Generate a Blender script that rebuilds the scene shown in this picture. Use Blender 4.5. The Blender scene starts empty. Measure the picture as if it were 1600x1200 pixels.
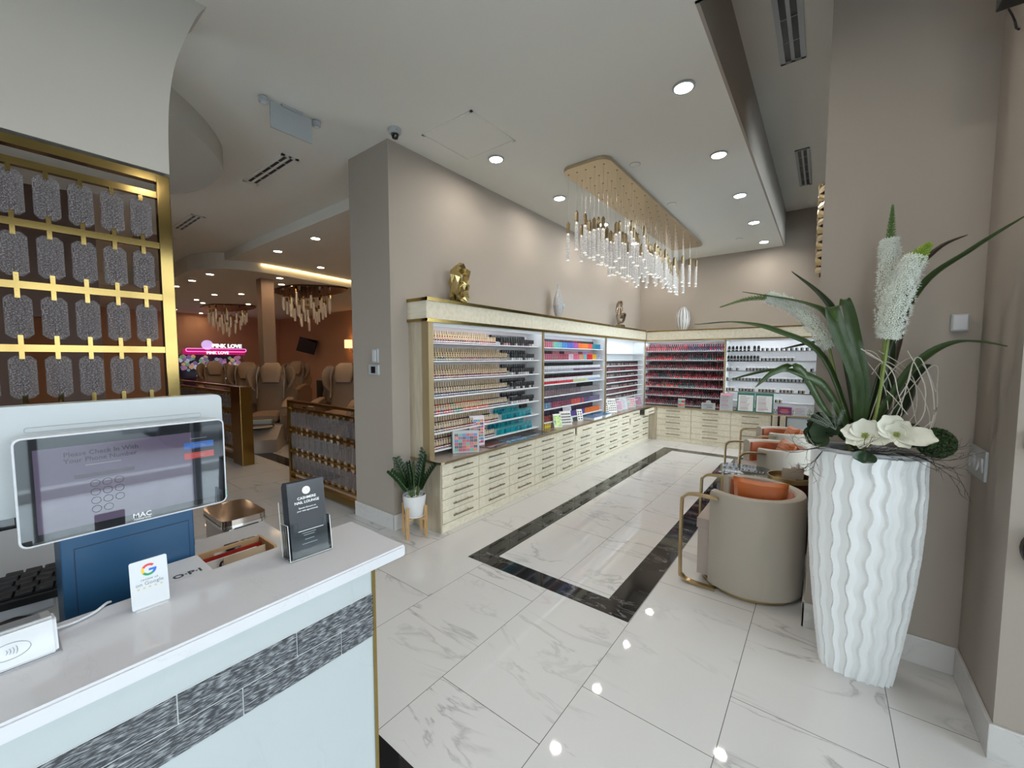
import bpy, bmesh, math, random
from mathutils import Vector, Matrix, Euler
import numpy as np
random.seed(7)
PI = math.pi
S = bpy.context.scene
COL = S.collection

# ------------------------------------------------------------------ camera
cd = bpy.data.cameras.new('camera'); cam = bpy.data.objects.new('camera', cd); COL.objects.link(cam)
cd.sensor_width = 36; cd.lens = 36*633/1600; cd.clip_start = 0.02; cd.clip_end = 200
cam.location = (0, 0, 1.64)
cam.rotation_euler = (math.radians(90-3.706), 0, math.radians(37.572))
S.camera = cam

# ------------------------------------------------------------------ sky and daylight
W = bpy.data.worlds.new('sky'); S.world = W; W.use_nodes = True
nt = W.node_tree; nt.nodes.clear()
o_ = nt.nodes.new('ShaderNodeOutputWorld'); b_ = nt.nodes.new('ShaderNodeBackground')
tc = nt.nodes.new('ShaderNodeTexCoord'); sx = nt.nodes.new('ShaderNodeSeparateXYZ'); cr = nt.nodes.new('ShaderNodeValToRGB')
nt.links.new(tc.outputs['Generated'], sx.inputs[0]); nt.links.new(sx.outputs['Z'], cr.inputs[0])
cr.color_ramp.elements[0].position = 0.0; cr.color_ramp.elements[0].color = (0.88, 0.95, 1.0, 1)
cr.color_ramp.elements[1].position = 0.6; cr.color_ramp.elements[1].color = (0.76, 0.89, 1.0, 1)
nt.links.new(cr.outputs[0], b_.inputs[0]); b_.inputs[1].default_value = SKY_STRENGTH = 6.4
nt.links.new(b_.outputs[0], o_.inputs[0])
vs = S.view_settings; vs.view_transform = 'Standard'; vs.look = 'None'; vs.gamma = 1; vs.use_curve_mapping = False
vs.exposure = 0.2
try:
    S.cycles.max_bounces = 10; S.cycles.diffuse_bounces = 5; S.cycles.glossy_bounces = 5
    S.cycles.transparent_max_bounces = 16; S.cycles.transmission_bounces = 8
    S.cycles.sample_clamp_indirect = 6; S.cycles.use_light_tree = True
    S.cycles.caustics_reflective = False; S.cycles.caustics_refractive = False
except Exception: pass
def portal(loc, rot, sx_, sy_):                     # guides sampling of the sky through a window; gives off nothing itself
    l = bpy.data.lights.new('window_portal', 'AREA'); l.shape = 'RECTANGLE'; l.size = sx_; l.size_y = sy_
    l.cycles.is_portal = True
    o = bpy.data.objects.new('window_portal', l); o.location = loc; o.rotation_euler = rot; COL.objects.link(o)
portal((2.24, -0.28, 1.6), (0, PI/2, 0), 3.1, 5.3)
portal((0.08, 6.55, 2.1), (0, PI/2, 0), 3.5, 3.95)
portal((-4.55, -3.0, 1.2), (-PI/2, 0, 0), 1.9, 2.3)
portal((.95, -3.0, 1.2), (-PI/2, 0, 0), 2.3, 2.3)

# ------------------------------------------------------------------ helpers
class MB:
    def __init__(s): s.bm = bmesh.new()
    def _m(s, faces, mat):
        for f in faces: f.material_index = mat
    def box(s, x0, x1, y0, y1, z0, z1, mat=0, bev=0, M=None):
        r = bmesh.ops.create_cube(s.bm, size=1)
        vs_ = r['verts']
        for v in vs_:
            v.co = Vector((x0+(v.co.x+.5)*(x1-x0), y0+(v.co.y+.5)*(y1-y0), z0+(v.co.z+.5)*(z1-z0)))
        fs = list({f for v in vs_ for f in v.link_faces})
        s._m(fs, mat)
        if bev:
            es = list({e for v in vs_ for e in v.link_edges})
            rr = bmesh.ops.bevel(s.bm, geom=es, offset=bev, segments=2, affect='EDGES', profile=0.6)
            s._m(rr['faces'], mat); vs_ = list({v for f in rr['faces'] for v in f.verts} | {v for v in vs_ if v.is_valid})
            fs = list({f for v in vs_ for f in v.link_faces}); s._m(fs, mat)
        if M is not None:
            for v in vs_:
                if v.is_valid: v.co = M @ v.co
        return s
    def lathe(s, prof, c=(0,0,0), n=24, mat=0, sx=1, sy=1, M=None, a0=0, a1=2*PI):
        c = Vector(c); full = abs(a1-a0-2*PI) < 1e-6; k = n if full else n+1; rings = []
        for r, z in prof:
            ring = []
            for i in range(k):
                a = a0+(a1-a0)*i/n
                co = c+Vector((math.cos(a)*r*sx, math.sin(a)*r*sy, z))
                ring.append(s.bm.verts.new(M @ co if M is not None else co))
            rings.append(ring)
        for j in range(len(rings)-1):
            for i in range(n):
                i2 = (i+1) % k
                try:
                    f = s.bm.faces.new((rings[j][i], rings[j][i2], rings[j+1][i2], rings[j+1][i])); f.material_index = mat
                except ValueError: pass
        if full:
            for ring, fl in ((rings[0], True), (rings[-1], False)):
                try:
                    f = s.bm.faces.new(ring[::-1] if fl else ring); f.material_index = mat
                except ValueError: pass
        return s
    def tube(s, pts, r, n=6, mat=0, cap=True, flat=None):
        pts = [Vector(p) for p in pts]; rs = r if isinstance(r, (list, tuple)) else [r]*len(pts)
        rings = []; up = Vector((0, 0, 1))
        for i, p in enumerate(pts):
            t = (pts[min(i+1, len(pts)-1)]-pts[max(i-1, 0)])
            if t.length < 1e-9: t = Vector((0, 0, 1))
            t.normalize()
            u = up.cross(t)
            if u.length < 0.05: u = Vector((1, 0, 0)).cross(t)
            u.normalize(); w = t.cross(u)
            fl = flat or (1, 1)
            rings.append([s.bm.verts.new(p+u*math.cos(2*PI*k/n)*rs[i]*fl[0]+w*math.sin(2*PI*k/n)*rs[i]*fl[1]) for k in range(n)])
        for j in range(len(rings)-1):
            for k in range(n):
                f = s.bm.faces.new((rings[j][k], rings[j][(k+1) % n], rings[j+1][(k+1) % n], rings[j+1][k])); f.material_index = mat
        if cap:
            for ring in (rings[0][::-1], rings[-1]):
                f = s.bm.faces.new(ring); f.material_index = mat
        return s
    def prism(s, poly, h0, h1, axis='z', mat=0, M=None):
        def P(a, b, h):
            v = {'z': (a, b, h), 'x': (h, a, b), 'y': (a, h, b)}[axis]
            v = Vector(v); return M @ v if M is not None else v
        lo = [s.bm.verts.new(P(a, b, h0)) for a, b in poly]; hi = [s.bm.verts.new(P(a, b, h1)) for a, b in poly]
        fs = [s.bm.faces.new(lo[::-1]), s.bm.faces.new(hi)]
        for i in range(len(poly)):
            j = (i+1) % len(poly); fs.append(s.bm.faces.new((lo[i], lo[j], hi[j], hi[i])))
        s._m(fs, mat); return s
    def quad(s, pts, mat=0):
        f = s.bm.faces.new([s.bm.verts.new(Vector(p)) for p in pts]); f.material_index = mat; return s
    def strip(s, pts, widths, side, mat=0, fold=0.0, th=0.0015):
        # leaf blade: centre line pts, half widths, side vector per point, V fold; given real thickness
        top = []; bot = []
        n = len(pts); pts = [Vector(p) for p in pts]
        for i, p in enumerate(pts):
            t = (pts[min(i+1, n-1)]-pts[max(i-1, 0)]).normalized()
            u = (side - t*side.dot(t))
            u = u.normalized() if u.length > 1e-6 else Vector((1, 0, 0))
            w = t.cross(u).normalized(); h = widths[i]
            row = [p-u*h+w*h*fold, p-u*h*.5+w*h*fold*.35, p, p+u*h*.5+w*h*fold*.35, p+u*h+w*h*fold]
            top.append([s.bm.verts.new(q+w*th) for q in row]); bot.append([s.bm.verts.new(q-w*th) for q in row])
        fs = []
        for i in range(n-1):
            for k in range(4):
                fs.append(s.bm.faces.new((top[i][k], top[i][k+1], top[i+1][k+1], top[i+1][k])))
                fs.append(s.bm.faces.new((bot[i][k+1], bot[i][k], bot[i+1][k], bot[i+1][k+1])))
            fs.append(s.bm.faces.new((top[i][0], top[i+1][0], bot[i+1][0], bot[i][0])))
            fs.append(s.bm.faces.new((top[i+1][4], top[i][4], bot[i][4], bot[i+1][4])))
        s._m(fs, mat); return s

def tag(o, label=None, cat=None, group=None, kind=None):
    if label: o['label'] = label
    if cat: o['category'] = cat
    if group: o['group'] = group
    if kind: o['kind'] = kind
    return o
def wloc(o):
    v = Vector((0, 0, 0))
    while o is not None: v += o.location; o = o.parent
    return v
def obj(name, mb, mats, parent=None, smooth=False, local=False, angle=35):
    """Links ONE mesh object. Vertices are in room coordinates unless local is set."""
    bm = mb.bm; bmesh.ops.recalc_face_normals(bm, faces=bm.faces)
    me = bpy.data.meshes.new(name)
    if not local:
        if parent is not None: off = wloc(parent)
        else:
            xs = [v.co for v in bm.verts]
            mn = Vector((min(c[i] for c in xs) for i in range(3))); mx = Vector((max(c[i] for c in xs) for i in range(3)))
            off = Vector(((mn.x+mx.x)/2, (mn.y+mx.y)/2, mn.z))
        for v in bm.verts: v.co -= off
    bm.to_mesh(me); bm.free()
    for m in (mats if isinstance(mats, (list, tuple)) else [mats]): me.materials.append(m)
    if smooth:
        me.polygons.foreach_set('use_smooth', [True]*len(me.polygons))
        try: me.set_sharp_from_angle(angle=math.radians(angle))
        except Exception: pass
    o = bpy.data.objects.new(name, me); COL.objects.link(o)
    if parent is not None: o.parent = parent
    elif not local: o.location = off
    return o
def empty(name, loc, label, cat, group=None, rz=0):
    o = bpy.data.objects.new(name, None); COL.objects.link(o); o.location = loc; o.rotation_euler = (0, 0, rz)
    o.empty_display_size = 0.05
    return tag(o, label, cat, group)
def struct(name, mb, mats, smooth=False, parent=None):
    o = obj(name, mb, mats, parent, smooth)
    if parent is None: o['kind'] = 'structure'
    return o
def copy_tree(o, parent=None):
    c = o.copy(); COL.objects.link(c); c.parent = parent
    for ch in list(o.children): copy_tree(ch, c)
    return c
FONT = None
def text_mb(body, size, M, depth=0.0004, align='CENTER', bold=0.0):
    cu = bpy.data.curves.new('lettering', 'FONT'); cu.body = body; cu.size = size; cu.align_x = align; cu.extrude = depth; cu.offset = bold
    cu.resolution_u = 2
    t = bpy.data.objects.new('lettering', cu); COL.objects.link(t)
    dg = bpy.context.evaluated_depsgraph_get(); dg.update()
    me = bpy.data.meshes.new_from_object(t.evaluated_get(dg))
    mb = MB(); mb.bm.from_mesh(me); bpy.data.objects.remove(t); bpy.data.meshes.remove(me); bpy.data.curves.remove(cu)
    for v in mb.bm.verts: v.co = M @ v.co
    return mb
def join_mb(*mbs):
    base = mbs[0]
    for m in mbs[1:]:
        me = bpy.data.meshes.new('tmp'); m.bm.to_mesh(me); m.bm.free(); base.bm.from_mesh(me); bpy.data.meshes.remove(me)
    return base
def frame_x(X, y, z, facing=1):
    """text frame on a plane facing +X (reads along +Y seen from +X): local x -> +Y, local y -> +Z"""
    return Matrix(((0, 0, 1, X), (1, 0, 0, y), (0, 1, 0, z), (0, 0, 0, 1)))
def frame_my(Y, x, z):
    """plane facing -Y: local x -> +X, local y -> +Z, normal -Y"""
    return Matrix(((1, 0, 0, x), (0, 0, -1, Y), (0, 1, 0, z), (0, 0, 0, 1)))

# ------------------------------------------------------------------ materials
def srgb(r, g, b):
    f = lambda c: (c/255/12.92) if c/255 <= .04045 else ((c/255+.055)/1.055)**2.4
    return (f(r), f(g), f(b), 1)
_mc = {}
def mat(name, col=(.5,.5,.5,1), rough=.5, metal=0, emis=None, es=0, noise=0, nscale=20, bump=0, bscale=80, spec=None, trans=0, coat=0, alpha=1, sheen=0, stretch=None):
    if name in _mc: return _mc[name]
    m = bpy.data.materials.new(name); m.use_nodes = True; nt = m.node_tree; b = nt.nodes['Principled BSDF']
    b.inputs['Base Color'].default_value = col; b.inputs['Roughness'].default_value = rough; b.inputs['Metallic'].default_value = metal
    if spec is not None: b.inputs['Specular IOR Level'].default_value = spec
    if trans: b.inputs['Transmission Weight'].default_value = trans
    if coat: b.inputs['Coat Weight'].default_value = coat; b.inputs['Coat Roughness'].default_value = .05
    if sheen: b.inputs['Sheen Weight'].default_value = sheen
    if emis: b.inputs['Emission Color'].default_value = emis; b.inputs['Emission Strength'].default_value = es
    tco = nt.nodes.new('ShaderNodeTexCoord'); mp = nt.nodes.new('ShaderNodeMapping'); nt.links.new(tco.outputs['Object'], mp.inputs[0])
    if stretch: mp.inputs['Scale'].default_value = stretch
    if noise:
        n = nt.nodes.new('ShaderNodeTexNoise'); n.inputs['Scale'].default_value = nscale; n.inputs['Detail'].default_value = 4
        nt.links.new(mp.outputs[0], n.inputs['Vector'])
        mx = nt.nodes.new('ShaderNodeMix'); mx.data_type = 'RGBA'
        mx.inputs[6].default_value = tuple(c*(1-noise) for c in col[:3])+(1,); mx.inputs[7].default_value = tuple(min(1, c*(1+noise)) for c in col[:3])+(1,)
        nt.links.new(n.outputs['Fac'], mx.inputs[0]); nt.links.new(mx.outputs[2], b.inputs['Base Color'])
    if bump:
        n2 = nt.nodes.new('ShaderNodeTexNoise'); n2.inputs['Scale'].default_value = bscale; nt.links.new(mp.outputs[0], n2.inputs['Vector'])
        bp = nt.nodes.new('ShaderNodeBump'); bp.inputs['Strength'].default_value = bump; bp.inputs['Distance'].default_value = .01
        nt.links.new(n2.outputs['Fac'], bp.inputs['Height']); nt.links.new(bp.outputs[0], b.inputs['Normal'])
    _mc[name] = m; return m
def thin_glass(name, tint=(1,1,1,1), rough=0.0, ior=1.5):
    """pane whose light passes straight through, with a fresnel reflection"""
    m = bpy.data.materials.new(name); m.use_nodes = True; nt = m.node_tree; nt.nodes.clear()
    o = nt.nodes.new('ShaderNodeOutputMaterial'); t = nt.nodes.new('ShaderNodeBsdfTransparent'); g = nt.nodes.new('ShaderNodeBsdfGlossy')
    mx = nt.nodes.new('ShaderNodeMixShader'); lw = nt.nodes.new('ShaderNodeFresnel'); lw.inputs[0].default_value = ior
    t.inputs[0].default_value = tint; g.inputs['Roughness'].default_value = rough
    nt.links.new(lw.outputs[0], mx.inputs[0]); nt.links.new(t.outputs[0], mx.inputs[1]); nt.links.new(g.outputs[0], mx.inputs[2]); nt.links.new(mx.outputs[0], o.inputs[0])
    return m
def crystal_mat(name, clear=.4, lo=(.12,.115,.12,1), hi=(.85,.83,.84,1), scale=150, emis=0):
    """cut or bubbled glass: partly clear, partly a sparkling pale scatter"""
    m = bpy.data.materials.new(name); m.use_nodes = True; nt = m.node_tree; b = nt.nodes['Principled BSDF']; L = nt.links
    tco = nt.nodes.new('ShaderNodeTexCoord'); v = nt.nodes.new('ShaderNodeTexVoronoi'); v.inputs['Scale'].default_value = scale; L.new(tco.outputs['Object'], v.inputs['Vector'])
    n = nt.nodes.new('ShaderNodeTexNoise'); n.inputs['Scale'].default_value = scale*.7; L.new(tco.outputs['Object'], n.inputs['Vector'])
    cr = nt.nodes.new('ShaderNodeValToRGB'); cr.color_ramp.elements[0].position = .38; cr.color_ramp.elements[0].color = lo; cr.color_ramp.elements[1].position = .66; cr.color_ramp.elements[1].color = hi
    L.new(n.outputs['Fac'], cr.inputs[0]); L.new(cr.outputs[0], b.inputs['Base Color'])
    bp = nt.nodes.new('ShaderNodeBump'); bp.inputs['Strength'].default_value = .5; bp.inputs['Distance'].default_value = .004; L.new(v.outputs['Distance'], bp.inputs['Height']); L.new(bp.outputs[0], b.inputs['Normal'])
    b.inputs['Roughness'].default_value = .12
    if emis: L.new(cr.outputs[0], b.inputs['Emission Color']); b.inputs['Emission Strength'].default_value = emis
    t = nt.nodes.new('ShaderNodeBsdfTransparent'); mx = nt.nodes.new('ShaderNodeMixShader'); mx.inputs[0].default_value = 1-clear
    o = [q for q in nt.nodes if q.type == 'OUTPUT_MATERIAL'][0]
    L.new(t.outputs[0], mx.inputs[1]); L.new(b.outputs[0], mx.inputs[2]); L.new(mx.outputs[0], o.inputs[0]); return m
def marble(name, base=(.80,.80,.80,1), vein=(.42,.42,.44,1), rough=.12, grid=None, scale=1.0, rot=0.6, amount=.5, spec=.5):
    m = bpy.data.materials.new(name); m.use_nodes = True; nt = m.node_tree; b = nt.nodes['Principled BSDF']; L = nt.links
    b.inputs['Roughness'].default_value = rough; b.inputs['Specular IOR Level'].default_value = spec
    g = nt.nodes.new('ShaderNodeNewGeometry'); mp = nt.nodes.new('ShaderNodeMapping'); mp.inputs['Rotation'].default_value = (0, 0, rot); mp.inputs['Scale'].default_value = (scale*.55, scale*1.7, scale*1.2)
    vec = g.outputs['Position']
    if grid:   # grid = list of nodes producing a per tile offset
        w, h, off, x0, y0 = grid
        sp = nt.nodes.new('ShaderNodeSeparateXYZ'); L.new(vec, sp.inputs[0])
        def mth(op, a, b_=None, c=None):
            n = nt.nodes.new('ShaderNodeMath'); n.operation = op
            for i, v in enumerate((a, b_, c)):
                if v is None: continue
                if isinstance(v, (int, float)): n.inputs[i].default_value = v
                else: L.new(v, n.inputs[i])
            return n.outputs[0]
        xs = mth('DIVIDE', mth('SUBTRACT', sp.outputs[0], x0), w); ci = mth('FLOOR', xs); fx = mth('FRACT', xs)
        ys = mth('DIVIDE', mth('SUBTRACT', mth('SUBTRACT', sp.outputs[1], y0), mth('MULTIPLY', ci, off)), h); ri = mth('FLOOR', ys); fy = mth('FRACT', ys)
        dx = mth('MULTIPLY', mth('MINIMUM', fx, mth('SUBTRACT', 1.0, fx)), w); dy = mth('MULTIPLY', mth('MINIMUM', fy, mth('SUBTRACT', 1.0, fy)), h)
        gl = mth('LESS_THAN', mth('MINIMUM', dx, dy), .0016)
        cb = nt.nodes.new('ShaderNodeCombineXYZ'); L.new(mth('MULTIPLY', ci, 3.7), cb.inputs[0]); L.new(mth('MULTIPLY', ri, 5.3), cb.inputs[1]); L.new(mth('MULTIPLY', mth('ADD', ci, ri), 1.9), cb.inputs[2])
        va = nt.nodes.new('ShaderNodeVectorMath'); va.operation = 'ADD'; L.new(vec, va.inputs[0]); L.new(cb.outputs[0], va.inputs[1]); vec = va.outputs[0]
    L.new(vec, mp.inputs[0])
    n1 = nt.nodes.new('ShaderNodeTexNoise'); n1.inputs['Scale'].default_value = 1.6; n1.inputs['Detail'].default_value = 7; n1.inputs['Distortion'].default_value = 1.3; n1.inputs['Roughness'].default_value = .55
    L.new(mp.outputs[0], n1.inputs['Vector'])
    sb = nt.nodes.new('ShaderNodeMath'); sb.operation = 'SUBTRACT'; sb.inputs[1].default_value = .5; L.new(n1.outputs['Fac'], sb.inputs[0])
    ab = nt.nodes.new('ShaderNodeMath'); ab.operation = 'ABSOLUTE'; L.new(sb.outputs[0], ab.inputs[0])
    cr = nt.nodes.new('ShaderNodeValToRGB'); cr.color_ramp.elements[0].position = 0; cr.color_ramp.elements[0].color = (1,1,1,1); cr.color_ramp.elements[1].position = .022; cr.color_ramp.elements[1].color = (0,0,0,1)
    e = cr.color_ramp.elements.new(.006); e.color = (.6,.6,.6,1)
    L.new(ab.outputs[0], cr.inputs[0])
    n2 = nt.nodes.new('ShaderNodeTexNoise'); n2.inputs['Scale'].default_value = 1.1; n2.inputs['Detail'].default_value = 3; L.new(mp.outputs[0], n2.inputs['Vector'])
    cr2 = nt.nodes.new('ShaderNodeValToRGB'); cr2.color_ramp.elements[0].position = .46; cr2.color_ramp.elements[0].color = (0,0,0,1); cr2.color_ramp.elements[1].position = .62; L.new(n2.outputs['Fac'], cr2.inputs[0])
    mu = nt.nodes.new('ShaderNodeMath'); mu.operation = 'MULTIPLY'; L.new(cr.outputs[0], mu.inputs[0]); L.new(cr2.outputs[0], mu.inputs[1])
    mu2 = nt.nodes.new('ShaderNodeMath'); mu2.operation = 'MULTIPLY'; mu2.inputs[1].default_value = amount; L.new(mu.outputs[0], mu2.inputs[0])
    mx = nt.nodes.new('ShaderNodeMix'); mx.data_type = 'RGBA'; mx.inputs[6].default_value = base; mx.inputs[7].default_value = vein; L.new(mu2.outputs[0], mx.inputs[0])
    out = mx.outputs[2]
    if grid:
        mg = nt.nodes.new('ShaderNodeMix'); mg.data_type = 'RGBA'; mg.inputs[7].default_value = (.12,.115,.11,1); L.new(gl, mg.inputs[0]); L.new(out, mg.inputs[6]); out = mg.outputs[2]
    L.new(out, b.inputs['Base Color']); return m

WALL = mat('greige_paint', (.375,.33,.285,1), .75, bump=.03, bscale=300)
WALLD = mat('brown_paint', (.60,.35,.21,1), .8, bump=.03, bscale=200)
CEIL = mat('ceiling_paint', (.80,.79,.735,1), .85, bump=.02, bscale=300)
CEILW = mat('cream_paint', (.52,.50,.45,1), .8)
DARKW = mat('dark_panel', (.06,.045,.04,1), .6, noise=.1)
FLOOR = marble('polished_marble_tile', (.66,.655,.65,1), (.24,.24,.25,1), .035, grid=(.6, 1.2, .385, -.896, 1.74), amount=.62)
BLACKM = marble('black_marble', (.008,.008,.009,1), (.5,.5,.5,1), .05, scale=2.2, amount=.45)
BASEB = marble('baseboard_marble', (.60,.59,.58,1), (.4,.4,.4,1), .2, scale=2, amount=.4)
QUARTZ = marble('white_quartz', (.56,.56,.585,1), (.45,.45,.46,1), .07, scale=6, amount=.35)
CMARB = marble('white_grey_marble', (.40,.435,.44,1), (.36,.38,.38,1), .1, scale=1.7, rot=.2, amount=.55)
GOLD = mat('polished_gold', (.40,.29,.10,1), .16, 1, noise=.15, nscale=3)
GOLDS = mat('screen_gold', (.22,.155,.055,1), .12, 1, noise=.2, nscale=5)
GOLDB = mat('brushed_gold', (.50,.40,.24,1), .30, 1, noise=.08, nscale=60)
GOLDD = mat('dark_gold', (.34,.22,.07,1), .2, 1)
GOLDP = mat('gold_paint', (.45,.35,.20,1), .35, .6)
WHITE = mat('white_laminate', (.56,.575,.60,1), .35)
WHITEP = mat('white_plastic', (.43,.46,.475,1), .3)
BLACK = mat('black_plastic', (.012,.012,.013,1), .35, noise=.1)
BLACKG = mat('black_gloss', (.006,.006,.007,1), .04, coat=1)
PAPER = mat('white_paper', (.75,.75,.75,1), .6)
INK = mat('printed_ink', (.03,.03,.035,1), .6)
GREYINK = mat('grey_ink', (.28,.28,.30,1), .6)
CHROME = mat('chrome', (.62,.60,.58,1), .08, 1)
GLASS = thin_glass('clear_pane', (.97,.985,.98,1))
ACRYL = thin_glass('clear_acrylic', (.93,.95,.95,1), ior=1.35)
CRYST = crystal_mat('crystal_glass', .42, (.05,.045,.048,1), (.38,.345,.36,1), 260)
FRAMEB = mat('black_window_frame', (.015,.016,.018,1), .4)
def wood(name, c1, c2, rough=.45, sc=(1,1,9)):
    m = mat(name, c1, rough, stretch=sc); nt = m.node_tree; b = nt.nodes['Principled BSDF']
    mp = [n for n in nt.nodes if n.type == 'MAPPING'][0]
    n = nt.nodes.new('ShaderNodeTexNoise'); n.inputs['Scale'].default_value = 4; n.inputs['Detail'].default_value = 6; n.inputs['Distortion'].default_value = .4
    nt.links.new(mp.outputs[0], n.inputs['Vector']); cr = nt.nodes.new('ShaderNodeValToRGB')
    cr.color_ramp.elements[0].position = .35; cr.color_ramp.elements[0].color = c2; cr.color_ramp.elements[1].position = .6; cr.color_ramp.elements[1].color = c1
    nt.links.new(n.outputs['Fac'], cr.inputs[0]); nt.links.new(cr.outputs[0], b.inputs['Base Color']); return m
LWOOD = wood('pale_ash_veneer', (.78,.72,.57,1), (.68,.62,.48,1), sc=(6,.8,6))
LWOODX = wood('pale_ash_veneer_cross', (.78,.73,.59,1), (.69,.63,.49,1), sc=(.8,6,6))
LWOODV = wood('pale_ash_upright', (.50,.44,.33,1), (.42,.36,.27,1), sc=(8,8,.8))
BAMBOO = wood('bamboo', (.62,.38,.17,1), (.50,.29,.12,1), sc=(8,8,1))
STONE = mat('brown_stone_top', (.30,.25,.21,1), .18, noise=.25, nscale=35)
LAMP = mat('lamp_lens', (1,1,1,1), .5, emis=(1,.93,.84,1), es=200)
LAMPW = mat('warm_lamp_lens', (1,1,1,1), .5, emis=(1,.72,.45,1), es=95)

# ------------------------------------------------------------------ room shell
CZ = 3.6; UZ = 4.18; RZ = 3.46; BZ = 3.3
struct('floor', MB().box(-20, 2.3, -3.1, 8.9, -.12, 0), FLOOR)
struct('ground_outside', MB().box(2.3, 40, -20, 30, -.2, -.06).box(-8, 2.3, -20, -3.1, -.2, -.06).box(-.04+.2, 2.3, 2.7, 30, -.2, -.06), mat('concrete_paving', (.62,.63,.63,1), .9, noise=.35, nscale=9, bump=.4, bscale=30))
def border(name, x0, x1, y0, y1, w):
    mb = MB(); z0, z1 = 0.0, .0012
    mb.box(x0, x0+w, y0, y1, z0, z1).box(x1-w, x1, y0, y1, z0, z1).box(x0+w, x1-w, y0, y0+.16, z0, z1).box(x0+w, x1-w, y1-w, y1, z0, z1)
    struct(name, mb, BLACKM)
border('trim_1', -2.27, -.90, 2.352, 7.53, .20)
struct('trim_2', MB().box(-1.7, -.9, .62, .965, 0, .0012), BLACKM)
struct('trim_3', MB().box(-8.6, -5.2, 2.72, 2.95, 0, .0012), BLACKM)
# ceilings
struct('ceiling', MB().box(-20, -.645, -3.1, 2.83, CZ, CZ+.1).box(-3.9, -.645, 2.83, 8.9, CZ, CZ+.1).box(-.645, 2.3, -3.1, 2.51, CZ, CZ+.1), CEIL)
struct('ceiling_recess', MB().box(-.9, 2.3, 2.3, 8.9, UZ, UZ+.1), CEIL)
struct('trim_4', MB().box(-.645, -.625, 2.51, 8.66, CZ, UZ).box(-.645, 2.3, 2.49, 2.51, CZ, UZ), WALL)
# treatment room: lower ceiling, then the curved lower slab with a lit cove
struct('ceiling_lower', MB().box(-9.2, -3.82, 2.83, 8.9, RZ, CZ+.1), CEIL)
def smooth_poly(pts, n=6):
    out = []
    for i in range(len(pts)-1):
        p0 = pts[max(i-1, 0)]; p1 = pts[i]; p2 = pts[i+1]; p3 = pts[min(i+2, len(pts)-1)]
        for k in range(n):
            t = k/n
            out.append(tuple(.5*((2*p1[j])+(-p0[j]+p2[j])*t+(2*p0[j]-5*p1[j]+4*p2[j]-p3[j])*t*t+(-p0[j]+3*p1[j]-3*p2[j]+p3[j])*t**3) for j in range(len(p1))))
    out.append(tuple(pts[-1])); return out
edge = smooth_poly([(-9.1,8.9),(-9.0,5.67),(-8.75,3.57),(-8.9,2.9),(-9.6,2.5),(-11.0,2.45),(-12.6,2.0),(-13.6,.8),(-13.8,-3.1)])
struct('ceiling_curved', MB().prism(edge+[(-20,-3.1),(-20,8.9)], BZ, CZ+.05), CEIL)
ring = smooth_poly([(-3.2,-.6),(-3.6,.55),(-3.9,1.0),(-4.35,1.36),(-4.8,1.5),(-5.6,1.35),(-6.4,.6),(-6.6,-.6)])
struct('trim_5', MB().prism(ring, CZ-.2, CZ), CEILW, smooth=True)
# walls
struct('wall_left', MB().box(-3.82, -3.178, 2.3, 8.9, 0, CZ), WALL)
struct('wall_back', MB().box(-3.178, 0.15, 8.66, 8.9, 0, UZ), WALL)
struct('wall_right', MB().prism([(-.036,2.98),(.605,2.98),(.605,2.437),(2.3,2.437),(2.3,2.7),(.86,2.7),(.86,3.2),(.15,3.2),(.15,4.55),(-.036,4.55)], 0, UZ)
       .box(-.036, .15, 8.55, 8.66, 0, UZ).box(-.036, .15, 4.55, 8.55, 3.9, UZ).box(-.036, .15, 4.55, 8.55, 0, .35), WALL)
struct('wall_treatment', MB().box(-20, -3.82, 7.9, 8.1, 0, RZ), WALLD)
struct('wall_far', MB().box(-19.1, -18.9, -3.1, 7.9, 0, RZ), WALLD)
struct('wall_front', MB().box(-20, -5.5, -3.1, -2.95, 0, CZ).box(-5.5, -3.6, -3.1, -2.95, 2.4, CZ).box(-3.6, -.2, -3.1, -2.95, 0, CZ).box(-.2, 2.3, -3.1, -2.95, 2.4, CZ).box(2.1, 2.3, -3.1, -2.95, 0, 2.4), WALLD)
struct('wall_inner', MB().box(-7.15, -7.0, -3.0, .28, 0, CZ).box(-7.15, -7.0, .52, .89, 0, CZ).box(-7.15, -7.0, .28, .52, 2.1, CZ), mat('taupe_brown_paint', (.13,.085,.07,1), .8))
# baseboards
def bb(name, *a): struct(name, MB().box(*a, bev=.003), BASEB)
bb('baseboard_left', -3.83, -3.166, 2.286, 2.3, 0, .15)
bb('baseboard_left_return', -3.178, -3.164, 2.286, 2.52, 0, .15)
bb('baseboard_right', -.05, -.036, 2.966, 8.15, 0, .15)
bb('baseboard_pillar', -.05, .605, 2.966, 2.98, 0, .15)
bb('baseboard_nook', .591, .605, 2.43, 2.966, 0, .15)
bb('baseboard_end', .591, 2.2, 2.423, 2.437, 0, .15)
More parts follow.
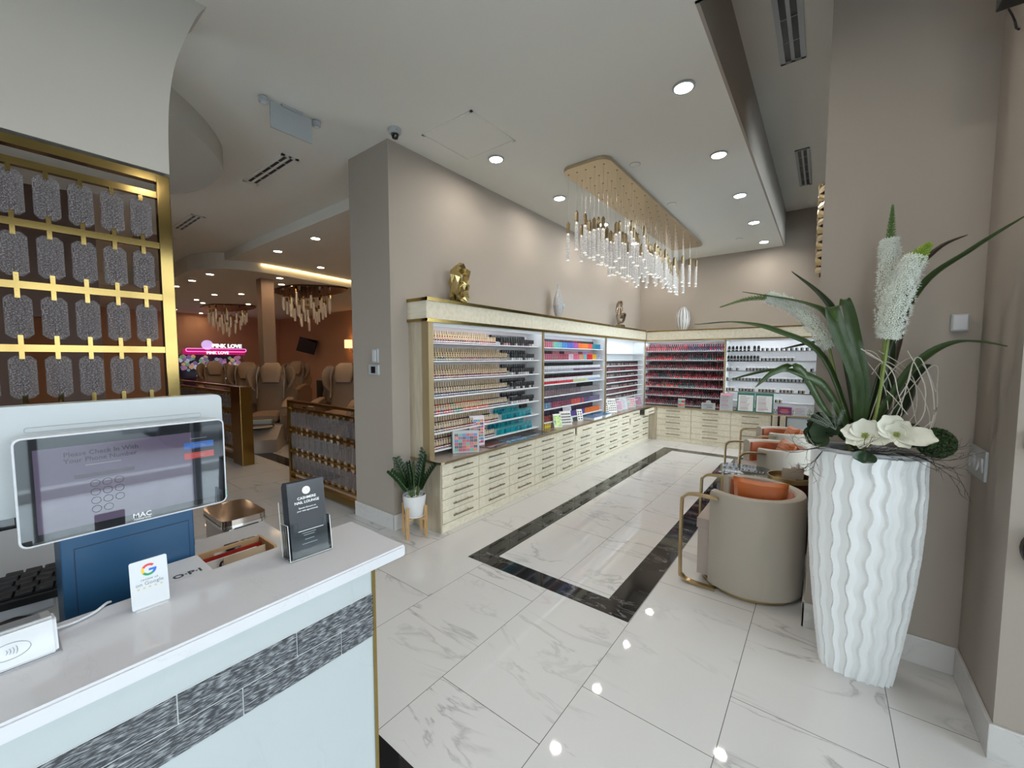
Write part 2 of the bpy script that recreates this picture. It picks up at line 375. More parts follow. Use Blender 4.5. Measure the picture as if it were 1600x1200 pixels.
# window walls: storefront on the right of the camera, and three tall panes further back
def glazing(name, X, ys, z0, z1, label_z=2.5, fr=.05, th=.12):
    mb = MB()
    for y in ys: mb.box(X-th/2, X+th/2, y-fr/2, y+fr/2, z0, z1)
    for z in (z0, label_z, z1-fr): mb.box(X-th/2, X+th/2, ys[0], ys[-1], z, z+fr)
    w = struct(name, mb, FRAMEB)
    for a, b in zip(ys[:-1], ys[1:]):
        obj('window_glass', MB().box(X-.004, X+.004, a+fr/2, b-fr/2, z0+fr, label_z).box(X-.004, X+.004, a+fr/2, b-fr/2, label_z+fr, z1-fr), GLASS, w)
glazing('window_1', 2.2, [-2.93,-1.9,-.85,.2,1.28,2.41], .02, 3.2, 2.55)
glazing('window_2', .06, [4.57,5.56,6.3,7.04,7.78,8.53], .35, 3.9, 2.8)
mb = MB()
for x in (-.175, .96, 2.075): mb.box(x-.025, x+.025, -3.08, -2.97, 0, 2.4)
for z in (.0, 2.35): mb.box(-.2, 2.1, -3.08, -2.97, z, z+.05)
w3 = struct('window_3', mb, FRAMEB)
mb = MB()
for x in (-5.475, -4.55, -3.625): mb.box(x-.025, x+.025, -3.08, -2.97, 0, 2.4)
for z in (.0, 2.35): mb.box(-5.5, -3.6, -3.08, -2.97, z, z+.05)
w4 = struct('window_added', mb, FRAMEB)  # unseen window added to bring light onto the wall end
obj('window_glass', MB().box(-5.45, -4.575, -3.03, -3.022, .05, 2.35).box(-4.525, -3.65, -3.03, -3.022, .05, 2.35), GLASS, w4)
obj('window_glass', MB().box(-.15, .935, -3.03, -3.022, .05, 2.35).box(.985, 2.05, -3.03, -3.022, .05, 2.35), GLASS, w3)
struct('wall_storefront', MB().box(2.14, 2.3, -3.0, 2.5, 3.2, CZ), WALL)
# tall round column in the treatment room
mb = MB(); mb.box(-9.62, -9.38, 3.60, 3.85, 0, BZ)
struct('trim_6', mb, mat('column_paint', (.34,.24,.18,1), .7))
# lit cove strip on the edge of the curved slab
pe = [(x+.03, y, RZ-.02) if i < 14 else (x+.02, y+.04, CZ-.05) for i, (x, y) in enumerate(edge)]
o = obj('cove_light_strip', MB().tube([p for p in pe[2:14]], .012, 6), mat('cove_led', (1,.8,.5,1), .5, emis=(1,.68,.30,1), es=6))
tag(o, 'warm cove light strip under the ceiling step beyond the square column', 'light')
o = obj('cove_light_strip', MB().tube([p for p in pe[20:44]], .012, 6), mat('cove_led'))
tag(o, 'warm cove light strip along the wavy ceiling edge left of the square column', 'light')

# flared bulkhead above the crystal screen
LX = -2.85
flare = smooth_poly([(.655,2.62),(.66,2.84),(.672,3.01),(.70,3.19),(.748,3.35),(.812,3.52),(.86,3.6)], 5)
struct('wall_bulkhead', MB().prism([(-3.0,2.62)]+flare+[(-3.0,3.6)], LX-.25, LX+.03, axis='x'), CEILW, smooth=True)
struct('wall_half_height', MB().box(LX-.12, LX+.06, -2.95, .63, 0, 1.41), WHITE)

# ------------------------------------------------------------------ downlights
proto_dl = None
def downlight(x, y, z, label, group=None, warm=False, r=.062):
    t = empty('downlight', (x, y, z), label, 'ceiling light', group)
    key = 'w' if warm else 'c'
    if key not in _dl:
        a = MB().lathe([(r*1.28,-.004),(r*1.25,-.010),(r*1.0,-.012),(r*1.0,0),(r*1.28,0)], n=28, mat=0)
        b = MB().lathe([(0.001,-.006),(r*.99,-.006),(r*.99,-.001),(.001,-.001)], n=28)
        A = obj('trim_ring', a, WHITEP, t, smooth=True, local=True); B = obj('lens', b, LAMPW if warm else LAMP, t, local=True)
        _dl[key] = (A, B)
    else:
        for q in _dl[key]:
            c = q.copy(); COL.objects.link(c); c.parent = t
    return t
_dl = {}
names = ['nearest the camera, front of the right row', 'second of the right row', 'third of the right row', 'fourth of the right row, beside the chandelier end', 'farthest of the right row near the ceiling step']
for i, n in enumerate(names): downlight(-.885, 3.19+1.237*i, CZ, 'round recessed downlight, '+n)
downlight(-2.645, 3.18, CZ, 'round recessed downlight beside the square access panel')
downlight(-2.655, 4.41, CZ, 'round recessed downlight left of the chandelier canopy')
for k, (x, y) in enumerate([(-2.65,5.65),(-2.65,6.9),(-2.65,8.1)]):
    downlight(x, y, CZ, 'round recessed downlight hidden behind the chandelier, number %s along the wall' % ['one','two','three'][k])
for x, y in [(-.885,1.95),(-.885,.7),(.6,1.2),(.6,-.8)]:
    downlight(x, y, CZ, 'round recessed downlight over the entrance area behind the camera', 'entrance downlights')
A_ = [(-6.216,3.17),(-7.467,3.148),(-8.1,4.219),(-4.965,3.144),(-7.462,4.63),(-4.9,4.63),(-6.2,4.63),(-6.2,6.2),(-7.5,6.2)]
for x, y in A_: downlight(x, y, RZ, 'small warm downlight in the first dim treatment room ceiling', 'treatment room front downlights', True, .06)
B_ = [(-9.042, 3.830, 3.300),(-9.788, 4.182, 3.300),(-9.069, 5.152, 3.300),(-9.788, 6.054, 3.300),(-9.728, 2.815, 3.300),(-10.831, 2.806, 3.300),(-11.991, 2.798, 3.300),(-12.757, 3.769, 3.300),(-12.077, 4.158, 3.300),(-14.279, 3.781, 3.300),(-14.952, 4.113, 3.300),(-14.192, 5.067, 3.300),(-17.674, 4.056, 3.300),(-18.411, 4.991, 3.300),(-12.249, 7.565, 3.300),(-6.848, 2.887, 3.300)]
for p in B_[:15]: downlight(p[0], p[1], BZ, 'small warm downlight in the far lower treatment room ceiling', 'treatment room far downlights', True, .06)
for x, y in [(-4.6,.3),(-5.9,-.9)]: downlight(x, y, CZ, 'small warm downlight seen through the crystal screen', 'downlights behind the screen', True, .06)

# ------------------------------------------------------------------ linear vents, panel, camera, exit box
def vent(x0, x1, y0, y1, z, along, label, cover=WHITEP):
    t = empty('air_vent', ((x0+x1)/2, (y0+y1)/2, z), label, 'air vent')
    f = MB(); s_ = MB(); th = .012
    if along == 'y':
        w = x1-x0
        f.box(x0, x0+w*.2, y0, y1, z-th, z).box(x1-w*.2, x1, y0, y1, z-th, z).box(x0+w*.43, x0+w*.57, y0, y1, z-th, z)
        f.box(x0, x1, y0, y0+.03, z-th, z).box(x0, x1, y1-.03, y1, z-th, z)
    else:
        w = y1-y0
        f.box(x0, x1, y0, y0+w*.2, z-th, z).box(x0, x1, y1-w*.2, y1, z-th, z).box(x0, x1, y0+w*.43, y0+w*.57, z-th, z)
        f.box(x0, x0+.03, y0, y1, z-th, z).box(x1-.03, x1, y0, y1, z-th, z)
    s_.box(x0+.01, x1-.01, y0+.01, y1-.01, z-.004, z-.001)
    for k in range(1, 5):
        if along == 'y': f.box(x0, x1, y0+(y1-y0)*k/5-.003, y0+(y1-y0)*k/5+.003, z-.008, z)
        else: f.box(x0+(x1-x0)*k/5-.003, x0+(x1-x0)*k/5+.003, y0, y1, z-.008, z)
    obj('vent_frame', f, cover, t); obj('vent_slot', s_, BLACK, t)
vent(-.40, -.22, 2.95, 4.36, UZ, 'y', 'long white slot vent in the raised ceiling strip, nearer the camera')
vent(-.39, -.24, 6.2, 7.5, UZ, 'y', 'shorter white slot vent at the far end of the raised ceiling')
vent(-5.17, -4.2, 1.84, 2.0, CZ, 'x', 'slot vent in the grey ceiling below the blank exit box', CEIL)
vent(-7.9, -6.92, 1.82, 1.98, CZ, 'x', 'slot vent in the grey ceiling farther left, near the gold screen post', CEIL)
t = empty('access_panel', (-2.59, 2.74, CZ), 'square flush access panel in the ceiling beside the security camera', 'access panel')
m_ = MB(); x0, x1, y0, y1 = -2.89, -2.29, 2.45, 3.03
m_.box(x0, x1, y0, y0+.022, CZ-.007, CZ).box(x0, x1, y1-.022, y1, CZ-.007, CZ).box(x0, x0+.022, y0, y1, CZ-.007, CZ).box(x1-.022, x1, y0, y1, CZ-.007, CZ)
obj('panel_frame', m_, CEIL, t); obj('panel_door', MB().box(x0+.026, x1-.026, y0+.026, y1-.026, CZ-.005, CZ), CEIL, t)
t = empty('access_panel', (-8.9, 1.75, CZ), 'dark square access grille in the ceiling beside the gold screen post', 'access panel')
obj('panel_frame', MB().box(-9.3, -8.4, 1.5, 2.0, CZ-.01, CZ), CEIL, t); obj('panel_door', MB().box(-9.22, -8.48, 1.56, 1.94, CZ-.014, CZ-.01), mat('grille_grey', (.25,.22,.2,1), .6), t)
t = empty('security_camera', (-3.0, 2.29-.14, CZ), 'white dome security camera with black lens above the wall corner', 'security camera')
t.location.y = 2.25
c = (-3.0, 2.25, CZ)
obj('housing', MB().lathe([(.055,0),(.058,-.02),(.048,-.04),(.02,-.048)], c, 28), WHITEP, t, True)
obj('dome', MB().lathe([(.034,-.036),(.034,-.055),(.024,-.078),(.002,-.086)], c, 24), BLACKG, t, True)
obj('screw', MB().lathe([(.006,-.026),(.005,-.03)], (c[0]+.046, c[1]-.02, c[2]), 8).lathe([(.006,-.026),(.005,-.03)], (c[0]-.046, c[1]-.02, c[2]), 8), BLACK, t)
for (x, y, lab) in [(-1.6, 4.13, 'small round ceiling sensor right of the chandelier'), (-1.19, 7.7, 'small round ceiling sensor near the far downlight'), (-1.62,5.45,'small round ceiling sensor halfway along the chandelier')]:
    t = empty('ceiling_sensor', (x, y, CZ), lab, 'sensor')
    obj('cover', MB().lathe([(.05,0),(.05,-.004),(.044,-.007),(.001,-.007)], (x, y, CZ), 28), CEIL, t, True)
    obj('rim', MB().lathe([(.053,0),(.053,-.003),(.05,-.003),(.05,0)], (x, y, CZ), 28), mat('shadow_grey_trim', (.3,.3,.29,1), .7), t, True)
# blank exit / emergency box hanging from ceiling
t = empty('emergency_light_box', (-3.41, 1.56, CZ), 'white blank emergency light box with two lamp heads on the ceiling', 'emergency light')
obj('back_plate', MB().box(-3.42, -3.405, 1.42, 1.735, CZ-.205, CZ-.012, bev=.002), WHITEP, t)
obj('mount', MB().box(-3.45, -3.39, 1.50, 1.66, CZ-.02, CZ, bev=.003), WHITEP, t)
for y in (1.375, 1.775):
    h = obj('lamp_head', MB().lathe([(.022,-.03),(.034,-.018),(.036,.012),(.02,.022)], (-3.41, y, CZ-.028), 20), WHITEP, t, True)
    obj('lamp_lens', MB().lathe([(.001,-.034),(.022,-.032),(.022,-.028)], (-3.41, y, CZ-.028), 16), mat('frosted_lens', (.8,.8,.78,1), .2), h, True)

# ------------------------------------------------------------------ wall fittings
t = empty('thermostat', (-3.44, 2.29, 1.47), 'white square thermostat with black display on the wall end', 'thermostat')
obj('body', MB().box(-3.52, -3.36, 2.278, 2.3, 1.475, 1.572, bev=.006), WHITEP, t)
obj('display', MB().box(-3.476, -3.405, 2.2755, 2.279, 1.492, 1.556, bev=.004), BLACKG, t)
t = empty('remote_cradle', (-3.42, 2.29, 1.59), 'slim white wall remote in its cradle above the thermostat', 'remote')
obj('cradle', MB().box(-3.475, -3.37, 2.285, 2.3, 1.592, 1.725, bev=.006), WHITEP, t)
obj('remote_body', MB().box(-3.45, -3.395, 2.274, 2.285, 1.60, 1.715, bev=.008), WHITE, t)
t = empty('switch_plate', (.60, 2.89, 1.08), 'white wall plate with six rocker switches beside the planter', 'light switch')
obj('plate', MB().box(.594, .605, 2.735, 3.045-.005, 1.075, 1.215, bev=.003), WHITEP, t)
for k in range(5):
    y = 2.775+k*.057; M = Matrix.Translation((.593, y, 1.145)) @ Matrix.Rotation(.16 if k % 2 else -.10, 4, 'Y')
    obj('switch', MB().box(-.004, .004, -.017, .017, -.034, .034, bev=.002, M=M), WHITE, t)
t = empty('wall_sensor', (.525, 2.97, 1.77), 'small white square box sensor high on the pillar face', 'sensor')
obj('body', MB().box(.495, .555, 2.945, 2.98, 1.772, 1.855, bev=.005), WHITEP, t)
obj('cover', MB().box(.500, .550, 2.9405, 2.945, 1.778, 1.849, bev=.002), WHITE, t)
t = empty('wall_phone', (0.640, 2.533, 1.432), 'white device at the right picture edge mounted on the bright wall end', 'wall device')
t.location = (.66, 2.42, 1.30)
obj('body', MB().box(.625, .72, 2.40, 2.437, 1.285, 1.36, bev=.006), WHITEP, t)
obj('button', MB().box(.65, .69, 2.397, 2.40, 1.305, 1.34), WHITE, t)
t = empty('hand_dryer', (.75, 2.42, .80), 'dark round fitting at the right picture edge low on the bright wall end', 'wall fitting')
obj('body', MB().lathe([(.10,0),(.10,.03),(.085,.05),(.01,.055)], (0,0,0), 28, M=Matrix.Translation((.735,2.437,.90)) @ Matrix.Rotation(PI/2, 4, 'X')), BLACK, t, True)
# projector shelf + cable at top right
t = empty('wall_bracket_box', (.55, 2.7, 3.2), 'black box with a dangling cable high on the right wall', 'media box')
obj('box', MB().box(.50, .604, 2.36, 2.60, 3.05, 3.3, bev=.004), BLACK, t)
obj('cable', MB().tube([(0.580, 2.816, 3.165),(0.585, 2.780, 3.114),(0.590, 2.762, 3.074),(0.597, 2.772, 3.051),(0.600, 2.751, 3.032)], .004, 6), BLACK, t, True)
# carved gold wall art on pillar side
t = empty('wall_sculpture', (-.06, 4.1, 2.4), 'tall twisted gold metal wall sculpture on the side of the pillar', 'wall art')
mb = MB()
for k in range(11):
    z0 = 2.32+k*.062; a = (k % 2)*2-1
    mb.tube([(-.042, 4.02+.03*a, z0), (-.075, 4.10-.02*a, z0+.02), (-.078, 4.13+.02*a, z0+.05), (-.045, 4.2-.03*a, z0+.075)], [.022,.03,.03,.02], 6, flat=(.45, 1))
obj('metal_links', mb, GOLDB, t); obj('backbone', MB().tube([(-.05,4.1,2.28),(-.05,4.1,3.0)], .012, 6), GOLDD, t)

# ------------------------------------------------------------------ drawer cabinets
HANDLE = mat('aged_brass_handle', (.30,.25,.17,1), .3, 1)
GAP = mat('shadow_gap', (.05,.045,.04,1), .8)
def cabinet(loc, w, d, rz, label, open_=(), group='drawer cabinets under the polish display'):
    """front faces local +X, width along +Y from the origin corner; five drawers with bar handles"""
    t = empty('drawer_cabinet', loc, label, 'cabinet', group if group else None, rz)
    H_ = .653
    obj('body', MB().box(-d, -.022, 0, w, 0, H_).box(-.022, -.004, 0, w, 0, .075), LWOODX, t, local=True)
    for k in range(5):
        z0 = .082+k*.1145; z1 = z0+.1105
        dx = dict(open_).get(k, 0)
        dr = obj('drawer', MB().box(-.021, 0, .002, w-.002, z0, z1, bev=.0015), LWOODX, t, local=True)
        dr.location.x = dx
        if dx: obj('drawer_box', MB().box(-.3, -.021, .02, w-.02, z0+.01, z1-.02), GAP, dr, local=True)
        L_ = min(.26, w*.55); yc = w/2; zc = (z0+z1)/2+.004
        obj('handle', MB().tube([(.03, yc-L_/2, zc), (.03, yc+L_/2, zc)], .0075, 8).tube([(0, yc-L_*.32, zc), (.03, yc-L_*.32, zc)], .004, 6).tube([(0, yc+L_*.32, zc), (.03, yc+L_*.32, zc)], .004, 6), HANDLE, dr, local=True, smooth=True)
    return t
y0, y1 = 2.53, 8.13; n = 11; cw = (y1-y0)/n
opens = {4: {3: .0}, 5: {4: .03, }, 6: {3: .0}, 8: {1: .0}, 9: {3: .025}, 10: {4: .11}}
ordn = ['nearest','second','third','fourth','fifth','sixth','seventh','eighth','ninth','tenth','last']
for k in range(n):
    cabinet((-2.765, y0+k*cw+.001, 0), cw-.002, .40, 0, 'pale wooden five-drawer cabinet, %s along the left wall%s' % (ordn[k], ', top drawer ajar' if k == 10 else ''), opens.get(k, {}).items(), 'drawer cabinets along the left wall')
# end panel of the left run
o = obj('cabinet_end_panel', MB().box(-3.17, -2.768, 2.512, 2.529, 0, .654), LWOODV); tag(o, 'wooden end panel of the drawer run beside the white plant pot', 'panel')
bx = [-.68, -1.297, -1.974, -2.629]
for k in range(3):
    w = abs(bx[k]-bx[k+1])
    # rotate so the front faces -Y: local +X -> -Y
    cabinet((bx[k+1]+.001, 8.18, 0), w-.002, .44, -PI/2, 'pale wooden five-drawer cabinet on the back wall, %s' % ['right one beside the wooden slats', 'middle one', 'left one beside the corner'][k], {}, 'drawer cabinets along the back wall')
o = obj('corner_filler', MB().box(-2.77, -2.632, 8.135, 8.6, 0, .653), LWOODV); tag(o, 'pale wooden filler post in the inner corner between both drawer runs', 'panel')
# tops
def ctop():
    mb = MB()
    mb.prism([(-3.178,2.50),(-2.79,2.50),(-2.757,2.515),(-2.745,2.545),(-2.745,8.16),(-.02,8.16),(-.02,8.655),(-3.178,8.655)], .656, .675)
    return mb
t = empty('display_countertop', (-2.95, 5.3, .656), 'brown stone countertop with brass edge running over the drawer cabinets', 'countertop')
obj('slab', ctop(), STONE, t)
e = MB(); e.prism([(-3.178,2.497),(-2.79,2.497),(-2.755,2.512),(-2.742,2.545),(-2.742,8.157),(-.02,8.157),(-.02,8.16),(-2.745,8.16),(-2.745,2.545),(-2.757,2.515),(-2.79,2.50),(-3.178,2.50)], .653, .6756)
obj('brass_edge', e, GOLDB, t)

# ------------------------------------------------------------------ polish display bays
SH = mat('white_shelf', (.82,.84,.86,1), .4)
SHB = mat('display_back', (.66,.68,.72,1), .5)
LEDS = {'y': 9, 'x': 26}  # strength of the unseen strips added to brighten the bays
def bay(axis, a0, a1, zs, label, first=False, right=True, back=SHB, tiers=True, lit=False):
    """axis 'y': bay on the left wall; axis 'x': bay on the back wall. a0..a1 span, front plane at depth"""
    def BX(mb, s0, s1, d0, d1, z0, z1, m_=0):      # d measured from the wall outwards
        if axis == 'y': mb.box(-3.176+d0, -3.176+d1, s0, s1, z0, z1, m_)
        else: mb.box(s0, s1, 8.656-d1, 8.656-d0, z0, z1, m_)
        return mb
    D = .275 if axis == 'y' else .40
    loc = (-3.05, (a0+a1)/2, .676) if axis == 'y' else ((a0+a1)/2, 8.45, .676)
    t = empty('polish_display_bay', loc, label, 'display shelf')
    obj('back_panel', BX(MB(), a0, a1, 0, .012, .676, 1.975), back, t)
    obj('side_panel', BX(MB(), a0, a0+.012, .012, D-.02, .676, 1.975), SH, t)
    obj('side_panel', BX(MB(), a1-.012, a1, .012, D-.02, .676, 1.975), SH, t)
    obj('top_panel', BX(MB(), a0+.012, a1-.012, .012, D-.02, 1.962, 1.975), SH, t)
    obj('front_lip', BX(MB(), a0+.012, a1-.012, D-.03, D-.022, 1.938, 1.962), SH, t)  # lip added to hide the strip behind it
    obj('added_light_strip', BX(MB(), a0+.05, a1-.05, D-.044, D-.032, 1.952, 1.961), mat('added_display_led_%s' % axis, (1,1,1,1), .5, emis=(.95,.97,1,1), es=LEDS[axis]), t)  # added strip, no visible fitting; lifts the dark bay interior
    obj('gold_edge', BX(BX(MB(), a1-.014, a1+.008, D-.02, D, .676, 1.975), a0, a0+.004, D-.02, D, .676, 1.975), GOLDP, t)
    for z in zs:
        s = obj('shelf', BX(MB(), a0+.013, a1-.013, .012, D-.06, z-.012, z), SH, t)
        if lit: obj('added_light_strip', BX(MB(), a0+.05, a1-.05, D-.085, D-.075, z-.0165, z-.0125), mat('added_shelf_led', (1,1,1,1), .5, emis=(.96,.98,1,1), es=16), s); obj('shelf_lip', BX(MB(), a0+.013, a1-.013, D-.064, D-.060, z-.020, z), SH, s)  # unseen strip and lip added under each shelf to brighten the back panel
        if tiers: obj('riser', BX(MB(), a0+.014, a1-.014, .013, D-.20 if axis=='y' else D-.24, z, z+.045), SH, s)
    return t, D
Z1 = [1.787-.1765*k for k in range(6)]+[.735]
Z2 = [1.78-.168*k for k in range(6)]+[.76]
Z3 = [1.72,1.60,1.50,1.40,1.30,1.20,1.10,1.00,.90,.80]
ZA = [1.771,1.592,1.415,1.237,1.06,.885,.71]
ZB = [1.757,1.582,1.406,1.225,1.035,.86]
bay('y', 2.56, 4.45, Z1, 'white shelving bay of wood-capped polish nearest the potted plant', back=mat('pink_display_back', (.60,.56,.58,1), .5))
bay('y', 4.46, 6.37, Z2, 'middle white shelving bay on the left wall with coloured square bottles')
bay('y', 6.38, 8.26, Z3, 'third white shelving bay on the left wall with an empty top shelf', tiers=False, back=mat('bright_display_back', (.80,.81,.83,1), .5))
bay('x', -2.93, -1.44, ZA, 'back wall shelving bay full of red and dark round bottles', back=mat('rose_display_back', (.45,.36,.38,1), .5))
bay('x', -1.43, -.07, ZB, 'bright back wall shelving bay right of the red bottles', tiers=False, lit=True, back=mat('white_display_back', (.84,.86,.88,1), .5))
# wooden end panel + gold strip of the first bay
t = empty('display_end_panel', (-3.03, 2.53, .676), 'upright wooden side of the polish display with a broad gold front strip', 'panel')
obj('wood_board', MB().box(-3.176, -2.99, 2.50, 2.558, .676, 1.98), LWOODV, t)
obj('gold_strip', MB().box(-2.99, -2.895, 2.50, 2.512, .676, 1.98).box(-2.905, -2.895, 2.512, 2.56, .676, 1.98), GOLDP, t)
# valances
def valance(name, boxes, gold, label):
    t = empty(name, boxes[0][0:1]+(boxes[0][2], boxes[0][4]), label, 'valance')
    mb = MB(); [mb.box(*b) for b in boxes]; obj('board', mb, LWOODX if 'left' in label else LWOOD, t)
    mb = MB(); [mb.box(*b) for b in gold]; obj('gold_trim', mb, GOLD, t)
valance('display_valance', [(-3.176,-2.9,2.487,8.655,1.99,2.19)],
        [(-3.176,-2.888,2.478,2.487,2.165,2.195),(-2.9,-2.888,2.478,8.24,2.166,2.197),(-3.176,-2.888,2.478,2.487,1.978,2.003),(-2.9,-2.888,2.478,8.24,1.972,2.003)], 'long pale wood valance with gold edges above the left wall display')
valance('display_valance', [(-2.886,-.06,8.25,8.655,1.99,2.175)],
        [(-2.886,-.06,8.24,8.25,2.158,2.18),(-2.886,-.06,8.24,8.25,1.972,1.992)], 'pale wood valance with gold edges above the back wall display')

# ------------------------------------------------------------------ bottles
def cmat(rgb, rough=.18, metal=0):
    k = 'enamel_%d_%d_%d_%d' % (*rgb, int(metal*10))
    return mat(k, srgb(*rgb), rough, metal)
WCAP = mat('pale_wood_cap', (.66,.50,.30,1), .45, noise=.15, nscale=40); BCAP = mat('black_cap', (.010,.010,.011,1), .25, noise=.05)
WHCAP = mat('white_cap', (.8,.8,.82,1), .3); SCAP = mat('silver_grey_cap', (.40,.38,.40,1), .25, .6)
_bm = {}
KNAME = {'wood': 'wooden_capped_bottle', 'square': 'square_polish_bottle', 'jar': 'black_capped_pot', 'slim': 'teal_tube_bottle', 'low': 'small_polish_bottle', 'round': 'round_polish_bottle', 'cup': 'gel_pot', 'blackbox': 'black_boxed_bottle'}
KCAT = {'wood': 'wood-capped bottle', 'square': 'square bottle', 'jar': 'black pot', 'slim': 'teal bottle', 'low': 'small bottle', 'round': 'round bottle', 'cup': 'gel pot', 'blackbox': 'boxed bottle'}
def bottle_mb(kind, mb, ox=0, oy=0, oz=0, m0=0, m1=1, m2=2):
    c = (ox, oy, oz)
    if kind == 'wood':     # tall wooden cap on a short rounded bottle, paper label
        mb.lathe([(.010,0),(.0135,.003),(.0135,.028),(.006,.034)], c, 8, m0)
        mb.lathe([(.0075,.034),(.0075,.082),(.006,.086)], c, 8, m1)
        mb.lathe([(.0137,.008),(.0137,.020)], c, 8, m2)
    elif kind == 'square':  # square bottle, block cap
        mb.box(ox-.015, ox+.015, oy-.018, oy+.018, oz, oz+.036, m0, bev=.003)
        mb.box(ox-.0145, ox+.0145, oy-.0175, oy+.0175, oz+.038, oz+.080, m1, bev=.002)
        mb.lathe([(.008,.034),(.008,.040)], c, 6, m0)
    elif kind == 'jar':     # broad black cap over a pale body
        mb.lathe([(.014,0),(.016,.003),(.016,.026),(.013,.03)], c, 10, m0)
        mb.box(ox-.019, ox+.019, oy-.0225, oy+.0225, oz+.03, oz+.078, m1, bev=.002)
    elif kind == 'slim':    # slim tube bottle
        mb.lathe([(.0095,0),(.0105,.003),(.0105,.05),(.006,.056)], c, 8, m0)
        mb.lathe([(.007,.056),(.0065,.095),(.005,.098)], c, 8, m1)
    elif kind == 'low':     # low bottle with flat dark cap
        mb.lathe([(.013,0),(.016,.004),(.016,.03),(.010,.038)], c, 8, m0)
        mb.lathe([(.0105,.038),(.0105,.066),(.009,.068)], c, 8, m1)
    elif kind == 'round':   # round shouldered bottle with ribbed cap and a white patch, painted highlight and label in one
        mb.lathe([(.014,0),(.0185,.004),(.019,.034),(.011,.047)], c, 10, m0)
        mb.lathe([(.0125,.047),(.013,.06),(.0125,.088),(.009,.091)], c, 8, m1)
        mb.lathe([(.0193,.006),(.0193,.022)], c, 10, m2, a0=-2.0, a1=-1.3)
    elif kind == 'cup':     # small glass pot with black base block and a handle-like lip
        mb.lathe([(.020,0),(.0215,.003),(.0215,.05)], c, 10, m0)
        mb.lathe([(.016,.05),(.0235,.054),(.0235,.068),(.018,.072)], c, 10, m1)
        mb.box(ox-.022, ox-.004, oy-.027, oy-.012, oz+.004, oz+.048, m2)
    elif kind == 'blackbox':
        mb.box(ox-.020, ox+.020, oy-.02, oy+.02, oz, oz+.085, m0, bev=.002)
        mb.box(ox-.012, ox+.012, oy-.0212, oy-.02, oz+.02, oz+.04, m1)
        mb.lathe([(.011,.085),(.011,.095),(.009,.098)], c, 8, m0)
    return mb
def bottle(kind, rgb, cap, pos, label, group, rz=0):
    key = (kind, rgb, cap.name)
    if key not in _bm:
        o = obj(KNAME[kind], bottle_mb(kind, MB()), [cmat(rgb), cap, {'blackbox': SCAP, 'cup': BCAP}.get(kind, WHCAP)], local=True, smooth=True)
        _bm[key] = o.data
    else:
        o = bpy.data.objects.new(KNAME[kind], _bm[key]); COL.objects.link(o)
    o.location = pos; o.rotation_euler.z = rz
    return tag(o, label, KCAT[kind], group)
def place(items, limit, stuff_label):
    """items: (kind, rgb, cap, pos, label, group, rz). The nearest `limit` become individuals, the rest one object."""
    items.sort(key=lambda it: Vector(it[3][:2]).length + (0.35 if it[7] else 0))
    for it in items[:limit]: bottle(*it[:7])
    rest = items[limit:]
    if rest:
        mats = []; mb = MB()
        def idx(m):
            if m not in mats: mats.append(m)
            return mats.index(m)
        for it in rest:
            bottle_mb(it[0], mb, *it[3], idx(cmat(it[1])), idx(it[2]), idx(WHCAP))
        o = obj(KNAME[items[0][0]]+'s', mb, mats, smooth=True); tag(o, stuff_label, 'bottles', kind='stuff')
rows = ['top','second','third','fourth','fifth','sixth','lowest']
R = random.Random(11)
def jit(c, a=14): return tuple(max(0, min(255, int(v/12)*12+0)) for v in c)
def pick(pal): return R.choice(pal)
# bay one: wooden caps
pal_w = [[(120,20,30),(150,30,40),(90,20,40),(160,60,70)], [(60,70,40),(150,120,30),(150,60,40),(120,50,50),(140,90,60)], [(110,40,50),(150,80,50),(120,30,60),(160,90,80)],
         [(30,40,90),(80,40,90),(40,60,80),(90,60,60)], [(40,60,120),(190,30,50),(40,110,80),(210,90,30),(200,60,30),(80,40,60)], [(40,50,40),(140,70,30),(120,20,30),(160,40,60)], [(110,30,50),(140,70,50),(70,50,60)]]
items = []
for r, z in enumerate(Z1):
    nfr = 36 if r < 5 else (31 if r == 5 else 29)
    if r == 0: nfr = 30
    for tier in (0, 1):
        for k in range(nfr):
            y = 2.588+k*.0345; x = -3.135 if tier else -3.01
            c = pal_w[r][int(k*len(pal_w[r])/nfr+R.random()*.9) % len(pal_w[r])]
            if r == 0 and k < 13: c = (160,20,24) if tier else (120,24,36)
            items.append(('wood', c, WCAP, (x, y, z+(.0455 if tier else 0)+.001), 'wooden-capped polish bottle, %s row of %s shelf, nearest left bay' % ('back' if tier else 'front', rows[r]),
                          'wooden-capped bottles, %s row of the %s shelf' % ('back' if tier else 'front', rows[r]), 0, tier))
place(items, 300, 'remaining wooden-capped polish bottles farther back in the nearest bay')
items = []
for r, z in enumerate(Z1[:5]):
    ns = 14 if r == 0 else 10; ys = 3.68 if r == 0 else 3.88
    for tier in (0, 1):
        for k in range(ns):
            c = pick([(200,190,195),(225,225,228),(225,225,228),(60,50,55)]) if r != 0 else pick([(170,120,125),(190,160,160),(60,50,55)])
            items.append(('jar', c, BCAP, (-3.135 if tier else -3.01, ys+k*.0475+(.0 if tier else .03), z+(.0455 if tier else 0)+.001), 'black-capped polish pot, %s row of %s shelf, nearest left bay' % ('back' if tier else 'front', rows[r]),
                          'black-capped pots on the %s shelf, %s row' % (rows[r], 'back' if tier else 'front'), 0, tier))
for k in range(3): items.append(('jar', (60,50,55), BCAP, (-3.135, 4.27+k*.045, Z1[5]+.0465), 'black-capped pot standing at the end of the teal bottles, nearest bay', 'black-capped pots beside the teal bottles', 0, 1))
place(items, 300, '')
items = []
TC = mat('teal_cap', (.02,.30,.34,1), .25)
